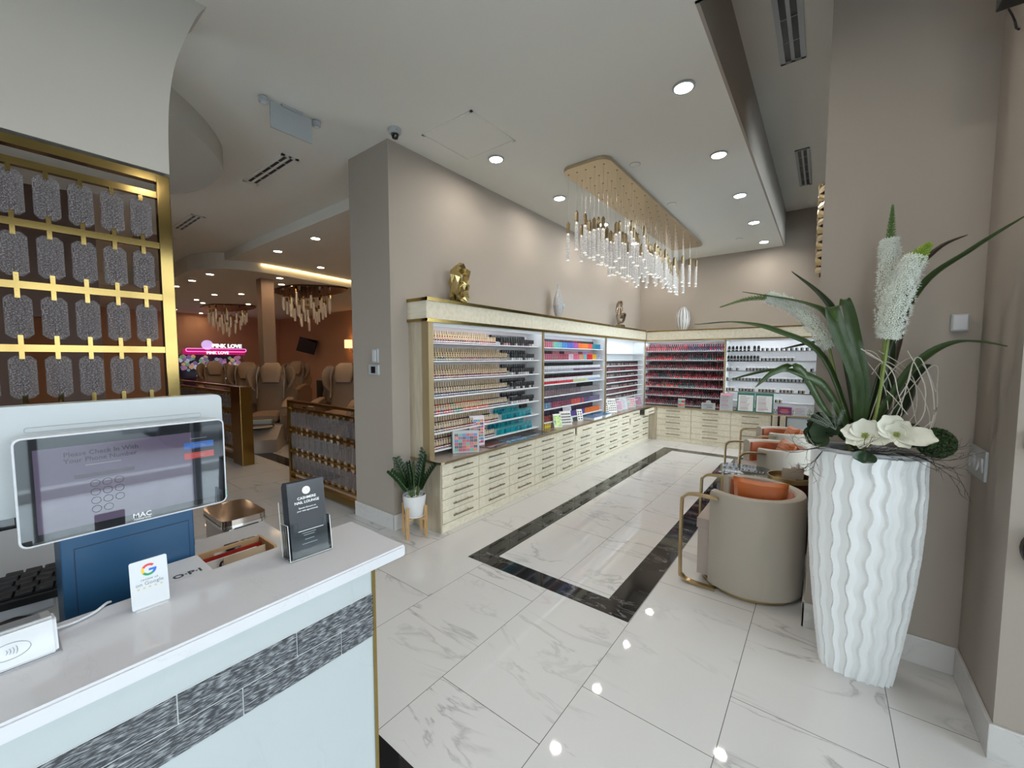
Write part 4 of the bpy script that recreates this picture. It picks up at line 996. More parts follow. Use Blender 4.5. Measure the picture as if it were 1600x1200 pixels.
def pedicure_chair(loc, rz, label):
    """faces local -Y"""
    t = empty('massage_chair', loc, label, 'treatment chair', None, rz)
    L_ = dict(parent=t, smooth=True, local=True)
    obj('base', MB().box(-.36, .36, -.25, .75, 0, .42, bev=.05), SHELLW, **L_)
    fw = MB(); fw.prism([(-.95,.0),(-.2,.0),(-.2,.42),(-.55,.40),(-.92,.22)], -.36, .36, axis='x'); obj('foot_basin', fw, SHELLW, t, False, True)
    obj('basin_bowl', MB().lathe([(.22,0),(.25,.03),(.2,.01),(.05,-.05)], (0,-.58,.385), 24, sx=1, sy=1.1), BLACKG, **L_)
    obj('foot_rest', MB().box(-.17, .17, -.42, -.27, .42, .50, bev=.02), WHITEP, **L_)
    obj('seat', ch_section(MB(), [(-.30,.50),(-.05,.53),(.22,.52),(.36,.55)], [.25,.27,.27,.25], [.07,.085,.085,.07]), LEATH2, **L_)
    obj('backrest', ch_section(MB(), [(.30,.56),(.40,.80),(.47,1.05),(.53,1.28)], [.25,.27,.27,.25], [.08,.095,.09,.07]), LEATH, **L_)
    obj('head_pad', ch_section(MB(), [(.36,1.14),(.40,1.28),(.46,1.44),(.52,1.52)], [.15,.185,.19,.13], [.045,.065,.06,.03]), LEATH2, **L_)
    for s in (-1, 1):
        w = MB(); w.tube(smooth_poly([(s*.30,.40,.72),(s*.35,.42,.98),(s*.34,.47,1.25),(s*.27,.53,1.46)], 4), [.06,.07,.08,.085,.09,.092,.095,.097,.095,.09,.08,.06,.035], 10, flat=(.7,1.6)); obj('side_wing', w, LEATH, **L_)
        obj('wing_trim', MB().tube(smooth_poly([(s*.235,.28,.84),(s*.235,.33,1.05),(s*.25,.36,1.25),(s*.215,.42,1.46)], 4), .018, 8, flat=(.6,1.2)), SHELLW, **L_)
        a = MB(); a.prism([(-.38,.10),(.50,.12),(.55,.70),(.30,.80),(-.28,.74),(-.42,.60)], s*.30, s*.44, axis='x'); bmesh.ops.bevel(a.bm, geom=a.bm.edges[:], offset=.035, segments=3, affect='EDGES')
        ar = obj('armrest', a, LEATH, **L_)
        obj('arm_pad', ch_section(MB(), [(-.34,.70),(-.1,.78),(.2,.83)], [.06,.07,.06], [.03,.04,.03]), LEATH2, ar, True, True).location.x = s*.37
    obj('back_housing', MB().tube([(0,.62,.25),(0,.66,.7),(0,.66,1.1),(0,.62,1.36)], [.30,.32,.30,.2], 14, flat=(1,.42)), LEATH, **L_)
    return t
pedicure_chair((-8.45, 3.26, 0), math.radians(55), 'taupe leather pedicure chair seen between the two low gold screens')
pedicure_chair((-7.5, 4.15, 0), math.radians(40), 'taupe pedicure chair above the low screen that joins the wall end')
pedicure_chair((-10.7, 3.7, 0), math.radians(65), 'taupe pedicure chair seen from the side behind the second low screen')
pedicure_chair((-12.6, 5.5, 0), math.radians(40), 'orange-lit pedicure chair right behind the square column')
pedicure_chair((-10.6, 6.4, 0), math.radians(30), 'pedicure chair in the back row below the wall lamp')
pedicure_chair((-14.0, 4.1, 0), math.radians(80), 'dark pedicure chair in front of the lit toy machine')
t = empty('black_stool', (-9.3, 4.6, 0), 'black padded technician stool beside the right treatment chair', 'stool')
SB = t.location; BXL = lambda x0, x1, y0, y1, z0, z1: MB().box(SB.x+x0, SB.x+x1, SB.y+y0, SB.y+y1, z0, z1, bev=.03)
obj('seat', BXL(-.2, .2, -.2, .15, .42, .52), BLACK, t, True); obj('backrest', BXL(-.2, .2, .15, .22, .5, 1.12), BLACK, t, True)
obj('post', MB().tube([(SB.x,SB.y,.06),(SB.x,SB.y,.42)], .03, 10), CHROME, t, True); obj('foot_ring', MB().lathe([(.18,0),(.19,.02),(.17,.04),(.05,.05)], (SB.x,SB.y,0), 20), BLACK, t, True)

# chandeliers of the treatment room
def drop_chandelier(cx, cy, label, warm):
    t = empty('crystal_chandelier', (cx, cy, BZ), label, 'chandelier')
    blob = [(cx+(1.15+.18*math.sin(3*a))*math.cos(a), cy+(.75+.12*math.cos(2*a))*math.sin(a)) for a in [2*PI*k/36 for k in range(36)]]
    obj('canopy', MB().prism(blob, BZ-.04, BZ-.002), mat('mirror_bronze', (.16,.10,.06,1), .12, 1), t)
    rr = random.Random(int(cx*10)); first = None
    for k in range(34):
        a = k*2.4; r = .05+.62*math.sqrt(k/34); x, y = math.cos(a)*r*1.1, math.sin(a)*r*.8
        z = -.95+.75*(r/.67)**1.3*.75+rr.uniform(-.04,.04)
        if first is None:
            p = obj('glass_drop', MB().lathe([(.022,0),(.024,.01),(.024,.30),(.022,.31)], (0,0,0), 10), mat('warm_glass_drop', (.8,.7,.62,1), .15, trans=.5, emis=(1,.75,.5,1), es=.05, noise=.3, nscale=50), t, True, True)
            obj('cap', MB().lathe([(.026,.31),(.026,.38),(.010,.40)], (0,0,0), 10), GOLDD, p, True, True); obj('cord', MB().lathe([(.002,.40),(.002,1.0)], (0,0,0), 4), WIRE, p, False, True); first = p
        else:
            p = first.copy(); COL.objects.link(p); p.parent = t
            for ch in first.children: c2 = ch.copy(); COL.objects.link(c2); c2.parent = p
        p.location = (x, y, z-.04)
        for ch in p.children:
            if ch.name.startswith('cord'): ch.scale.z = 1; ch.location.z = 0
    # cords must reach the canopy exactly
    for p in t.children:
        if p.name.startswith('glass_drop'):
            for ch in p.children:
                if ch.name.startswith('cord'):
                    top = -.04-p.location.z; ch.scale.z = (top-.40)/.60; ch.location.z = .40-.40*ch.scale.z
drop_chandelier(-10.2, 4.95, 'tiered crystal chandelier hanging under a dark wavy canopy, right of the column', 1)
drop_chandelier(-15.6, 4.95, 'farther crystal chandelier hanging left of the column', 1)
# tv, sconce, toy machine
t = empty('wall_television', (-13.000, 6.277, 2.025), 'black wall television tilted down on a bracket in the dim room', 'television')
t.location = (-15.7, 7.85, 1.9)
M = Matrix.Translation((-15.7, 7.55, 2.10)) @ Matrix.Rotation(.12, 4, 'Y') @ Matrix.Rotation(-.25, 4, 'X') @ Matrix.Rotation(.35, 4, 'Z')
obj('case', MB().box(-.42, .42, -.03, .03, -.28, .28, bev=.008, M=M), BLACK, t); obj('screen', MB().box(-.40, .40, -.033, -.031, -.26, .26, M=M), BLACKG, t)
obj('bracket', MB().tube([(-15.7,7.58,2.10),(-15.7,7.89,2.10)], .03, 8), BLACK, t)
t = empty('wall_sconce', (-13.1, 7.85, 2.0), 'warm wall lamp with a pale shade right of the television', 'wall lamp')
obj('shade', MB().lathe([(.16,0),(.16,.28),(.155,.28),(.155,0)], (-13.1,7.72,1.98), 24, sx=1, sy=.7), mat('glowing_shade', (.9,.7,.45,1), .6, emis=(1,.62,.28,1), es=1.4), t, True)
obj('bracket', MB().box(-13.18, -13.02, 7.84, 7.9, 1.85, 2.0).tube([(-13.1,7.85,1.9),(-13.1,7.72,1.93),(-13.1,7.72,2.05)], .012, 6), GOLDD, t)
kx = -17.6
t = empty('claw_machine', (kx, 5.4, 0), 'glowing pink toy machine with a lit PINK LOVE sign in the far corner', 'claw machine')
ky0, ky1 = 4.16, 6.05
obj('cabinet', MB().box(kx-.8, kx, ky0, ky1, 0, .95, bev=.02).box(kx-.8, kx-.7, ky0, ky1, .95, 1.75), mat('dark_violet_body', (.05,.03,.07,1), .3), t)
obj('lit_front', MB().box(kx, kx+.01, ky0+.4, ky1-.5, .98, 1.13).box(kx,kx+.01,ky0+.4,ky1-.5,.60,.90), mat('cool_lit_panel', (.6,.65,.8,1), .4, emis=(.75,.8,1,1), es=.9, noise=.3, nscale=9), t)
obj('glass_case', MB().box(kx-.02, kx, ky0, ky1, 1.15, 1.75), ACRYL, t)
mb = MB()
rr = random.Random(9); tm = [mat('toy_%d' % i, c+(1,), .6, emis=c+(1,), es=.35) for i, c in enumerate([(.6,.3,.5),(.3,.45,.6),(.7,.7,.8),(.2,.45,.25),(.8,.5,.25),(.3,.2,.5)])]
for k in range(90):
    y = rr.uniform(ky0+.08, ky1-.08); z = rr.uniform(1.2, 1.68); x = rr.uniform(kx-.6, kx-.1); r = rr.uniform(.05, .09)
    mb.lathe([(.01,-r),(r*.8,-r*.5),(r,0),(r*.8,r*.5),(.01,r)], (x, y, z), 8, rr.randrange(6))
q = obj('plush_toys', mb, tm, t, True); q['kind'] = 'stuff'
obj('header_band', MB().box(kx-.1, kx+.02, ky0+.05, ky1+.05, 1.75, 1.94, bev=.02), mat('magenta_glow', (.5,.02,.2,1), .4, emis=(.6,.01,.16,1), es=.5), t)
obj('neon_outline', MB().tube([(kx+.03, y, z) for y, z in rrect(ky0+.12, ky1+.08, 1.86, 1.97, .05)]+[(kx+.03, ky1+.08, 1.92)], .010, 6), mat('pink_neon', (.9,.3,.7,1), .4, emis=(1,.25,.75,1), es=1.6), t, True)
obj('sign_board', MB().lathe([(.17,0),(.17,.05)], (0,0,0), 20, M=Matrix.Translation((kx-.03, ky0+.75, 2.10)) @ Matrix.Rotation(PI/2, 4, 'Y')), mat('lilac_glow', (.7,.5,.8,1), .4, emis=(.75,.55,1,1), es=.7), t, True)
WG = mat('white_glow', (1,1,1,1), .4, emis=(1,1,1,1), es=1.1)
obj('sign_lettering', join_mb(text_mb('PINK LOVE', .19, frame_x(kx+.03, ky0+1.36, 2.01), .02, bold=.006), text_mb('PINK LOVE', .14, frame_x(kx+.04, ky0+1.05, 1.775), .004, bold=.004)), WG, t)

# ------------------------------------------------------------------ reception desk
RX = -1.012; RI = -1.29; RY = .652
t = empty('reception_counter', (-1.15, -.4, 0), 'marble-fronted reception counter with a dark textured stripe and white quartz ledge', 'reception counter')
def stripe_brick():
    m = bpy.data.materials.new('dark_split_stone'); m.use_nodes = True; nt = m.node_tree; b = nt.nodes['Principled BSDF']; L = nt.links
    b.inputs['Roughness'].default_value = .45
    g = nt.nodes.new('ShaderNodeNewGeometry'); mp = nt.nodes.new('ShaderNodeMapping'); mp.inputs['Scale'].default_value = (1, 50, 330); mp.inputs['Rotation'].default_value = (.05, 0, 0); L.new(g.outputs['Position'], mp.inputs[0])
    n = nt.nodes.new('ShaderNodeTexNoise'); n.inputs['Scale'].default_value = 1; n.inputs['Detail'].default_value = 5; n.inputs['Distortion'].default_value = .3; L.new(mp.outputs[0], n.inputs['Vector'])
    cr = nt.nodes.new('ShaderNodeValToRGB'); cr.color_ramp.elements[0].position = .46; cr.color_ramp.elements[0].color = (.028,.031,.036,1); cr.color_ramp.elements[1].position = .74; cr.color_ramp.elements[1].color = (.40,.42,.44,1)
    L.new(n.outputs['Fac'], cr.inputs[0]); L.new(cr.outputs[0], b.inputs['Base Color']); return m
SPLIT = stripe_brick(); GROUT = mat('grey_grout', (.50,.51,.52,1), .8)
obj('marble_front', MB().box(RX-.02, RX, -2.4, RY, 0, 1.034), CMARB, t)
obj('end_panel', MB().box(-1.27, RX-.02, RY-.02, RY, 0, 1.034), CMARB, t)
obj('inner_panel', MB().box(-1.28, -1.26, -2.4, RY, 0, 1.034), WHITE, t)
rowz = [(.834,.8955),(.8995,.960)]
mb = MB(); gr = MB(); gr.box(RX, RX+.001, -2.4, RY, .832, .962)
for r, (z0, z1) in enumerate(rowz):
    y = RY-(.10 if r == 0 else .215); prev = RY
    while prev > -2.4:
        mb.box(RX, RX+.004, max(y, -2.4)+.0015, prev-.0015, z0, z1); prev = y; y -= .235
obj('stone_stripe', mb, SPLIT, t); obj('grout', gr, GROUT, t)
obj('gold_corner_strip', MB().box(RX-.003, RX+.006, RY-.003, RY+.006, 0, 1.034), GOLD, t)
top = MB().box(RI, -.992, -2.5, .757, 1.035, 1.07)
bmesh.ops.bevel(top.bm, geom=top.bm.edges[:], offset=.005, segments=2, affect='EDGES')
obj('quartz_ledge', top, QUARTZ, t)
t = empty('reception_desk', (-1.82, -.6, 0), 'lower white work desk behind the reception ledge', 'desk')
top = MB().prism([(-2.365,-2.4),(-1.282,-2.4),(-1.282,.62),(-1.55,.62),(-1.80,.872),(-2.365,.872)], .735, .76); obj('desk_top', top, QUARTZ, t)
obj('drawer_pedestal', MB().box(-2.30, -1.85, .30, .85, 0, .735), WHITE, t); obj('side_panel', MB().box(-2.30, -1.30, -2.35, -2.3, 0, .735), WHITE, t)

# point-of-sale terminal: blue stand, white body, customer screen
t = empty('sales_terminal', (-1.5, .22, .76), 'white sales terminal with a customer screen on a blue stand', 'sales terminal')
BLUE = mat('blue_metal', (.011,.058,.13,1), .38)
st = obj('blue_stand', MB().box(-1.62, -1.455, .088, .352, .762, 1.24, bev=.003), BLUE, t)
obj('stand_door', MB().box(-1.455, -1.4535, .112, .338, .78, 1.165), BLUE, st)
obj('door_gap', MB().box(-1.4548, -1.4542, .110, .340, .778, 1.167), mat('blue_shadow_line', (.006,.02,.05,1), .6), st)
obj('foot_plate', MB().box(-1.66, -1.44, .078, .362, .7605, .766), WHITEP, t)
body = MB().prism([(y, z) for y, z in rrect(-.32, .462, 1.252, 1.522, .016)], -1.60, -1.545, axis='x'); obj('terminal_body', body, WHITEP, t)
obj('body_groove', MB().tube([(-1.544, y, z) for y, z in rrect(.05, .405, 1.456, 1.468, .005)]+[(-1.544,.405,1.46)], .0008, 4), mat('seam_grey', (.35,.38,.40,1), .6), t)
obj('operator_screen', MB().box(-1.612, -1.60, -.30, .44, 1.262, 1.50), BLACKG, t)
obj('lower_bezel', MB().box(-1.60, -1.555, -.32, .10, 1.222, 1.251, bev=.002), BLACKG, t)
case = MB().prism(rrect(.026, .437, 1.196, 1.455, .016), -1.50, -1.452, axis='x'); obj('screen_case', case, WHITE, t)
SG = mat('screen_glass', (.010,.011,.013,1), .02, spec=1.0, coat=1.0)
gl = obj('screen_glass', MB().prism(rrect(.030, .433, 1.200, 1.451, .013), -1.452, -1.4505, axis='x'), SG, t)
SX = -1.4503
E1 = lambda n, c, e: mat(n, (.01,.01,.012,1), .02, emis=c+(1,), es=e, coat=1.0, spec=1.0)
obj('lit_page', MB().box(SX, SX+.0002, .056, .355, 1.222, 1.424), E1('page_lilac', (.15,.12,.20), .5), gl)
obj('lit_side_panel', MB().box(SX, SX+.0002, .355, .424, 1.222, 1.424), E1('page_dark', (.02,.025,.035), .6), gl)
obj('blue_button', MB().box(SX+.0003, SX+.0005, .337, .408, 1.376, 1.394), E1('button_blue', (.03,.12,.40), .9), gl)
obj('red_button', MB().box(SX+.0003, SX+.0005, .337, .408, 1.346, 1.364), E1('button_red', (.40,.05,.04), .9), gl)
obj('number_field', MB().box(SX+.0003, SX+.0005, .12, .23, 1.341, 1.351), E1('field_grey', (.05,.04,.06), .8), gl)
DK = E1('text_dark', (.004,.004,.012), .5)
def FX(y, z): return frame_x(SX+.0005, y, z)
obj('lettering', join_mb(text_mb('Please Check In With', .0155, FX(.172, 1.399), .0001, bold=.0002), text_mb('Your Phone Number', .0155, FX(.170, 1.383), .0001, bold=.0002)), DK, gl)
obj('small_lettering', MB().box(SX+.0004, SX+.0006, .140, .205, 1.3715, 1.3735).box(SX+.0004, SX+.0006, .352, .392, 1.404, 1.4055).box(SX+.0006, SX+.0007, .360, .385, 1.3855, 1.387).box(SX+.0006, SX+.0007, .358, .388, 1.381, 1.3825).box(SX+.0006, SX+.0007, .360, .385, 1.356, 1.3575).box(SX+.0006, SX+.0007, .362, .384, 1.351, 1.3525), E1('text_grey', (.30,.30,.32), .6), gl)
for r in range(4):
    for c in range(3):
        if r == 3 and c == 2: continue
        y = .155+c*.022; z = 1.323-r*.022
        obj('key_ring', MB().tube([(SX+.0005, y+math.cos(a)*.0085, z+math.sin(a)*.0085) for a in [2*PI*k/20 for k in range(21)]], .0005, 4, cap=False), DK, gl)
obj('maker_lettering', join_mb(text_mb('MAC', .018, FX(.240, 1.2100) , .0002, bold=.0001), text_mb('MARKETING', .0062, FX(.240, 1.2035), .0002)), mat('white_print', (.85,.85,.87,1), .5), gl)
obj('green_tab', MB().box(-1.49, -1.451, .4365, .4385, 1.215, 1.235), mat('green_tape', (.02,.25,.15,1), .4), t)

# google card
t = empty('review_card', (-1.207, .205, 1.07), 'white upright review card with a four-colour letter on the quartz ledge', 'sign')
rzc = math.radians(0); M = Matrix.Translation((-1.207, .206, 1.0705)) @ Matrix.Rotation(-.10, 4, 'Y')
obj('card', MB().prism(rrect(-.033, .033, 0, .108, .004, 4), -.0015, .0015, axis='x', M=M), WHITE, t)
obj('foot', MB().box(-.02, .012, -.028, .028, 0, .002, M=Matrix.Translation((-1.207,.206,1.0703))), WHITE, t)
def arc(cy, cz, r, a0, a1, n=14): return [(.0018, cy+math.cos(math.radians(a0+(a1-a0)*k/n))*r, cz+math.sin(math.radians(a0+(a1-a0)*k/n))*r) for k in range(n+1)]
def arcband(cy, cz, r0, r1, a0, a1, mt, name):
    mb = MB(); n = 12
    for k in range(n):
        b0 = math.radians(a0+(a1-a0)*k/n); b1 = math.radians(a0+(a1-a0)*(k+1)/n)
        mb.quad([M @ Vector((.0017, cy+math.cos(b)*r, cz+math.sin(b)*r)) for b, r in ((b0,r0),(b0,r1),(b1,r1),(b1,r0))])
    return obj(name, mb, mt, t)
cy, cz = 0.0, .084
arcband(cy, cz, .0085, .0135, 45, 150, cmat((205,60,60)), 'logo_red'); arcband(cy, cz, .0085, .0135, 150, 212, cmat((240,180,60)), 'logo_yellow'); arcband(cy, cz, .0085, .0135, 212, 312, cmat((40,140,90)), 'logo_green'); arcband(cy, cz, .0085, .0135, 312, 365, cmat((50,100,190)), 'logo_blue')
obj('logo_bar', MB().box(.0016, .0018, 0, .0135, cz-.003, cz+.0018, M=M), cmat((50,100,190)), t)
def MT(y, z): return M @ frame_x(.0016, y, z)
obj('lettering', join_mb(text_mb('review us', .008, MT(0, .061), .0002), text_mb('on Google', .0115, MT(0, .0505), .0002)), mat('mid_grey_print', (.15,.16,.18,1), .6), t)
mb = MB()
for k in range(5):
    c0 = (-.020+.010*k, .0445); mb.prism([(c0[0]+math.sin(PI*i/5)*(.0034 if i % 2 == 0 else .0015), c0[1]+math.cos(PI*i/5)*(.0034 if i % 2 == 0 else .0015)) for i in range(10)], .0016, .0018, axis='x', M=M)
obj('stars', mb, cmat((190,185,140)), t)

# brochure holder with brochures
HX = -1.168; t = empty('brochure_holder', (HX, .548, 1.07), 'clear acrylic holder standing on the quartz ledge', 'holder')
tl = .13
def HM(x=0): return Matrix.Translation((HX+x, .548, 1.0705)) @ Matrix.Rotation(math.radians(-4), 4, 'Z') @ Matrix.Rotation(-tl, 4, 'Y')
ac = MB(); M = HM()
ac.box(.020, .0225, -.058, .058, 0, .075, M=M).box(.020, .0225, -.058, -.032, .075, .10, M=M).box(.020, .0225, .038, .058, .075, .10, M=M)
ac.box(-.035, -.0325, -.058, .058, 0, .16, M=M).box(-.0325, .020, -.058, -.0555, 0, .10, M=M).box(-.0325, .020, .0555, .058, 0, .10, M=M).box(-.035, .0225, -.058, .058, -.002, 0, M=M)
obj('holder_body', ac, ACRYL, t)
eg = MB()
for a, b in (((.0225,-.058,0),(.0225,-.058,.10)),((.0225,.058,0),(.0225,.058,.10)),((.0225,-.058,0),(.0225,.058,0)),((-.035,-.058,0),(-.035,-.058,.16)),((-.035,-.058,0),(.0225,-.058,0)),((-.0325,-.058,.10),(.02,-.058,.10)),((.0225,-.032,.075),(.0225,.038,.075))):
    eg.tube([M @ Vector(a), M @ Vector(b)], .0009, 4)
obj('polished_edges', eg, mat('bright_acrylic_edge', (.75,.78,.78,1), .15), t)
BRO = mat('charcoal_card', (.045,.047,.052,1), .18); BRO2 = mat('navy_black_card', (.02,.025,.035,1), .3)
for k in range(9):
    Mk = HM(); x = .016-.0052*k; o = MB().box(x-.0018, x+.0018, -.0505, .0505, .002, .214-.0006*k*(k % 3), M=Mk)
    ob = obj('brochure', o, BRO if k == 0 else BRO2)
    tag(ob, 'charcoal brochure with a white seal, front of the stack in the acrylic holder' if k == 0 else 'dark brochure in the stack behind the front one', 'brochure', None if k == 0 else 'brochures stacked in the holder')
    if k == 0: front = ob
def BM(y, z): return HM() @ frame_x(.0180, y, z)
obj('round_seal', MB().lathe([(.011,0),(.011,.0004)], (0,0,0), 24, M=HM() @ Matrix.Translation((.0179, .0, .187)) @ Matrix.Rotation(PI/2, 4, 'Y')), mat('white_print'), front)
obj('seal_mark', MB().tube([BM(-.004,.183) @ Vector((0,0,.0006)), BM(.0,.193) @ Vector((0,0,.0006)), BM(.004,.183) @ Vector((0,0,.0006))], .0006, 4), BRO, front)
obj('lettering', join_mb(text_mb('CASHMERE', .0105, BM(0, .163), .0002, bold=.0001), text_mb('NAIL LOUNGE', .0105, BM(0, .151), .0002, bold=.0001), text_mb('Special discount on', .0062, BM(0, .137), .0002), text_mb('your next appointment', .0062, BM(0, .129), .0002)), mat('white_print'), front)
obj('contact_lettering', MB().box(.0180, .0183, -.020, .018, .066, .0675, M=HM()).box(.0180, .0183, -.016, .014, .060, .0615, M=HM()).box(.0180, .0183, -.014, .012, .048, .0495, M=HM()).box(.0180, .0183, -.022, .020, .036, .0375, M=HM()), mat('soft_grey_print', (.45,.45,.47,1), .5), front)

# payment terminal at the left picture edge
t = empty('card_reader', (-1.19, -.03, 1.07), 'white tablet card reader with a contactless symbol at the left end of the ledge', 'card reader')
prof = [(-.062,0),(.050,0),(.050,.006),(.030,.055),(.022,.062),(-.062,.040)]
mb = MB()
MR = Matrix.Translation((-1.205, -.045, 1.0705))
v0 = [mb.bm.verts.new(MR @ Vector((x, -.105, z))) for x, z in prof]; v1 = [mb.bm.verts.new(MR @ Vector((x, .105, z))) for x, z in prof]
mb.bm.faces.new(v0); mb.bm.faces.new(v1[::-1])
for i in range(6): mb.bm.faces.new((v0[i], v1[i], v1[(i+1) % 6], v0[(i+1) % 6]))
bmesh.ops.bevel(mb.bm, geom=mb.bm.edges[:], offset=.005, segments=2, affect='EDGES')
obj('body', mb, WHITE, t, True)
sl = math.atan2(.022, .084)
MS = MR @ Matrix.Translation((-.02, 0, .0525)) @ Matrix.Rotation(-sl, 4, 'Y')
obj('screen_surround', MB().box(-.043, .043, -.10, .10, -.004, .001, bev=.001, M=MS), mat('pewter_grey', (.30,.29,.29,1), .3), t)
obj('screen', MB().box(-.034, .030, -.082, .086, .001, .0015, M=MS), mat('dark_tablet_glass', (.05,.05,.06,1), .1), t)
sl2 = math.atan2(.02, .049)
MC = MR @ Matrix.Translation((.0412, .045, .031)) @ Matrix(((0,-math.sin(sl2),math.cos(sl2),0),(1,0,0,0),(0,math.cos(sl2),math.sin(sl2),0),(0,0,0,1)))
cs = MB(); pts = [MC @ Vector((math.cos(2*PI*k/28)*.026, math.sin(2*PI*k/28)*.014, .0004)) for k in range(29)]
cs.tube(pts, .0005, 4, cap=False)
for j in range(4): cs.tube([MC @ Vector((-.006+.004*j+math.cos(a)*.004, math.sin(a)*(.005+.0012*j), .0004)) for a in (-1,-.5,0,.5,1)], .0005, 4)
obj('contactless_symbol', cs, GREYINK, t)
obj('base_tray', MB().box(-1.262, -1.150, -.152, .064, 1.0702, 1.0735), GREYINK, t)
# white cable
o = obj('white_cable', MB().tube(smooth_poly([(-1.245,.062,1.078),(-1.25,.09,1.075),(-1.262,.12,1.076),(-1.285,.142,1.077),(-1.297,.15,1.072)], 4), .0028, 6), WHITE, smooth=True); tag(o, 'short white cable running from the card reader over the ledge edge', 'cable')
# items on the desk
t = empty('desk_riser', (-1.7, -.2, .76), 'white riser shelf on the desk carrying the keyboard and mouse', 'shelf')
obj('riser_top', MB().box(-2.0, -1.64, -.7, .14, .90, .92).box(-1.64, -1.31, -.7, .072, .90, .92), WHITE, t)
for y in (-.68, .04): obj('riser_leg', MB().box(-1.98, -1.33, y, y+.02, .7605, .90), WHITE, t)
t = empty('keyboard', (-1.80, .0, .92), 'black mechanical keyboard on the white riser left of the blue stand', 'keyboard')
MK = Matrix.Translation((-1.80, .02, .985)) @ Matrix.Rotation(math.radians(-9), 4, 'Z') @ Matrix.Rotation(math.radians(8), 4, 'Y')
obj('case', MB().box(-.075, .075, -.30, .125, -.02, .006, bev=.004, M=MK), BLACK, t)
KEY = mat('keycap', (.018,.018,.02,1), .45)
for r in range(5):
    for c in range(11):
        if r == 0 and c in (4,5,6): continue
        w = .034; y = .105-c*.0375-(.006*r % .018); x = -.056+r*.0278
        kb = MB(); kb.box(x-.012, x+.012, y-.0165, y+.0165, .007, .018, bev=.003, M=MK)
        obj('key', kb, KEY, t)
obj('keyboard_stand', MB().box(-1.87, -1.74, -.25, .09, .9205, .955, bev=.004), mat('clear_grey_stand', (.45,.46,.48,1), .2), t)
t = empty('mouse', (-1.64, .0, .92), 'black computer mouse with a small white mark on the desk', 'mouse')
mb = MB(); mb.lathe([(.002,.040),(.018,.038),(.034,.026),(.040,.010),(.038,0)], (0,0,0), 20, sx=1, sy=1.6, M=Matrix.Translation((-1.64,.0,.921)) @ Matrix.Rotation(.5,4,'Z'))
obj('shell', mb, BLACK, t, True)
obj('mark', MB().box(-1.628, -1.618, .015, .018, .9565, .961).box(-1.628, -1.618, .021, .024, .956, .9605), WHITE, t)
obj('wheel', MB().tube([(-1.645,-.03,.957),(-1.64,-.02,.960)], .004, 6), GREYINK, t)
o = obj('black_power_cable', MB().tube(smooth_poly([(-1.75,.11,.955),(-1.69,.118,.94),(-1.63,.11,.932),(-1.57,.09,.932),(-1.50,.055,.932),(-1.42,.01,.926)], 4), [.003]*8+[.008]*7+[.003]*6, 7), BLACK, smooth=True); tag(o, 'black cable with a thick plug lying between the mouse and the blue stand', 'cable')
t = empty('wooden_box', (-1.80, .56, .76), 'open wooden tray box with hand holes holding leaflets on the desk', 'box')
x0, x1, yb0, yb1, zz = -1.93, -1.76, .455, .70, .865
PLY = wood('birch_ply', (.52,.34,.18,1), (.44,.28,.14,1), sc=(3,1,8))
mb = MB().box(x0, x0+.010, yb0, yb1, .761, .828).box(x0, x0+.010, yb0, yb0+.07, .828, zz).box(x0, x0+.010, yb1-.08, yb1, .828, zz).box(x0, x0+.010, yb0+.07, yb1-.08, .851, zz)
mb.box(x1-.010, x1, yb0, yb1, .761, zz-.03)
obj('side', mb, PLY, t); obj('end', MB().box(x0+.01, x1-.01, yb1-.010, yb1, .761, zz), PLY, t); obj('end', MB().box(x0+.01, x1-.01, yb0, yb0+.01, .761, zz), PLY, t); obj('bottom', MB().box(x0+.01, x1-.01, yb0+.01, yb1-.01, .761, .767), PLY, t)
o = obj('leaflet', MB().box(-1.90, -1.897, .47, .69, .768, .850), cmat((170,50,40))); tag(o, 'red leaflet standing in the wooden box', 'leaflet')
o = obj('leaflet', MB().box(-1.87, -1.867, .47, .66, .768, .846), PAPER); tag(o, 'white leaflet with dark letters standing in the wooden box', 'leaflet')
obj('lettering', text_mb('OPI', .045, frame_x(-1.8665, .56, .803), .0003, bold=.002), INK, o)
o = obj('leaflet', MB().box(-1.835, -1.832, .53, .68, .768, .858), mat('kraft_leaflet', (.55,.42,.28,1), .6)); tag(o, 'kraft brown leaflet standing in the wooden box', 'leaflet')
t = empty('white_carton', (-1.37, .33, .76), 'white carton with dark letters tucked behind the ledge beside the blue stand', 'carton')
obj('carton_body', MB().box(-1.44, -1.302, .255, .352, .7605, 1.062, bev=.002), WHITE, t)
obj('lettering', text_mb('O·P·I', .03, Matrix.Translation((-1.322,.303,1.0622)) @ Matrix.Rotation(PI/2, 4, 'Z'), .0002, bold=.001), INK, t)
def remote(x, y, rz, label, L_, W_, tilt=0):
    t = empty('remote_control', (x, y, .76), label, 'remote control', None, rz)
    Mr = Matrix.Translation((0,0,.012)) @ Matrix.Rotation(tilt, 4, 'X')
    obj('case', MB().box(-W_/2, W_/2, -L_/2, L_/2, -.009, .009, bev=.006, M=Mr), BLACK, t, True, True)
    for r in range(5):
        for c in range(3):
            if c == 1 and r == 4: continue
            obj('button', MB().box(-W_*.3+c*W_*.3-W_*.09, -W_*.3+c*W_*.3+W_*.09, L_*.36-r*L_*.15-.006, L_*.36-r*L_*.15+.006, .009, .0115, M=Mr), WHITE if (r+c) % 3 == 0 else GREYINK, t, local=True)
remote(-2.02, .615, math.radians(20), 'black remote control propped on the wooden box edge', .20, .06, .22)
remote(-2.13, .70, math.radians(-5), 'second black and white remote control lying behind the box', .15, .05)
t = empty('black_adapter', (-2.34, .56, .76), 'small black plug behind the blue stand at the desk edge', 'plug')
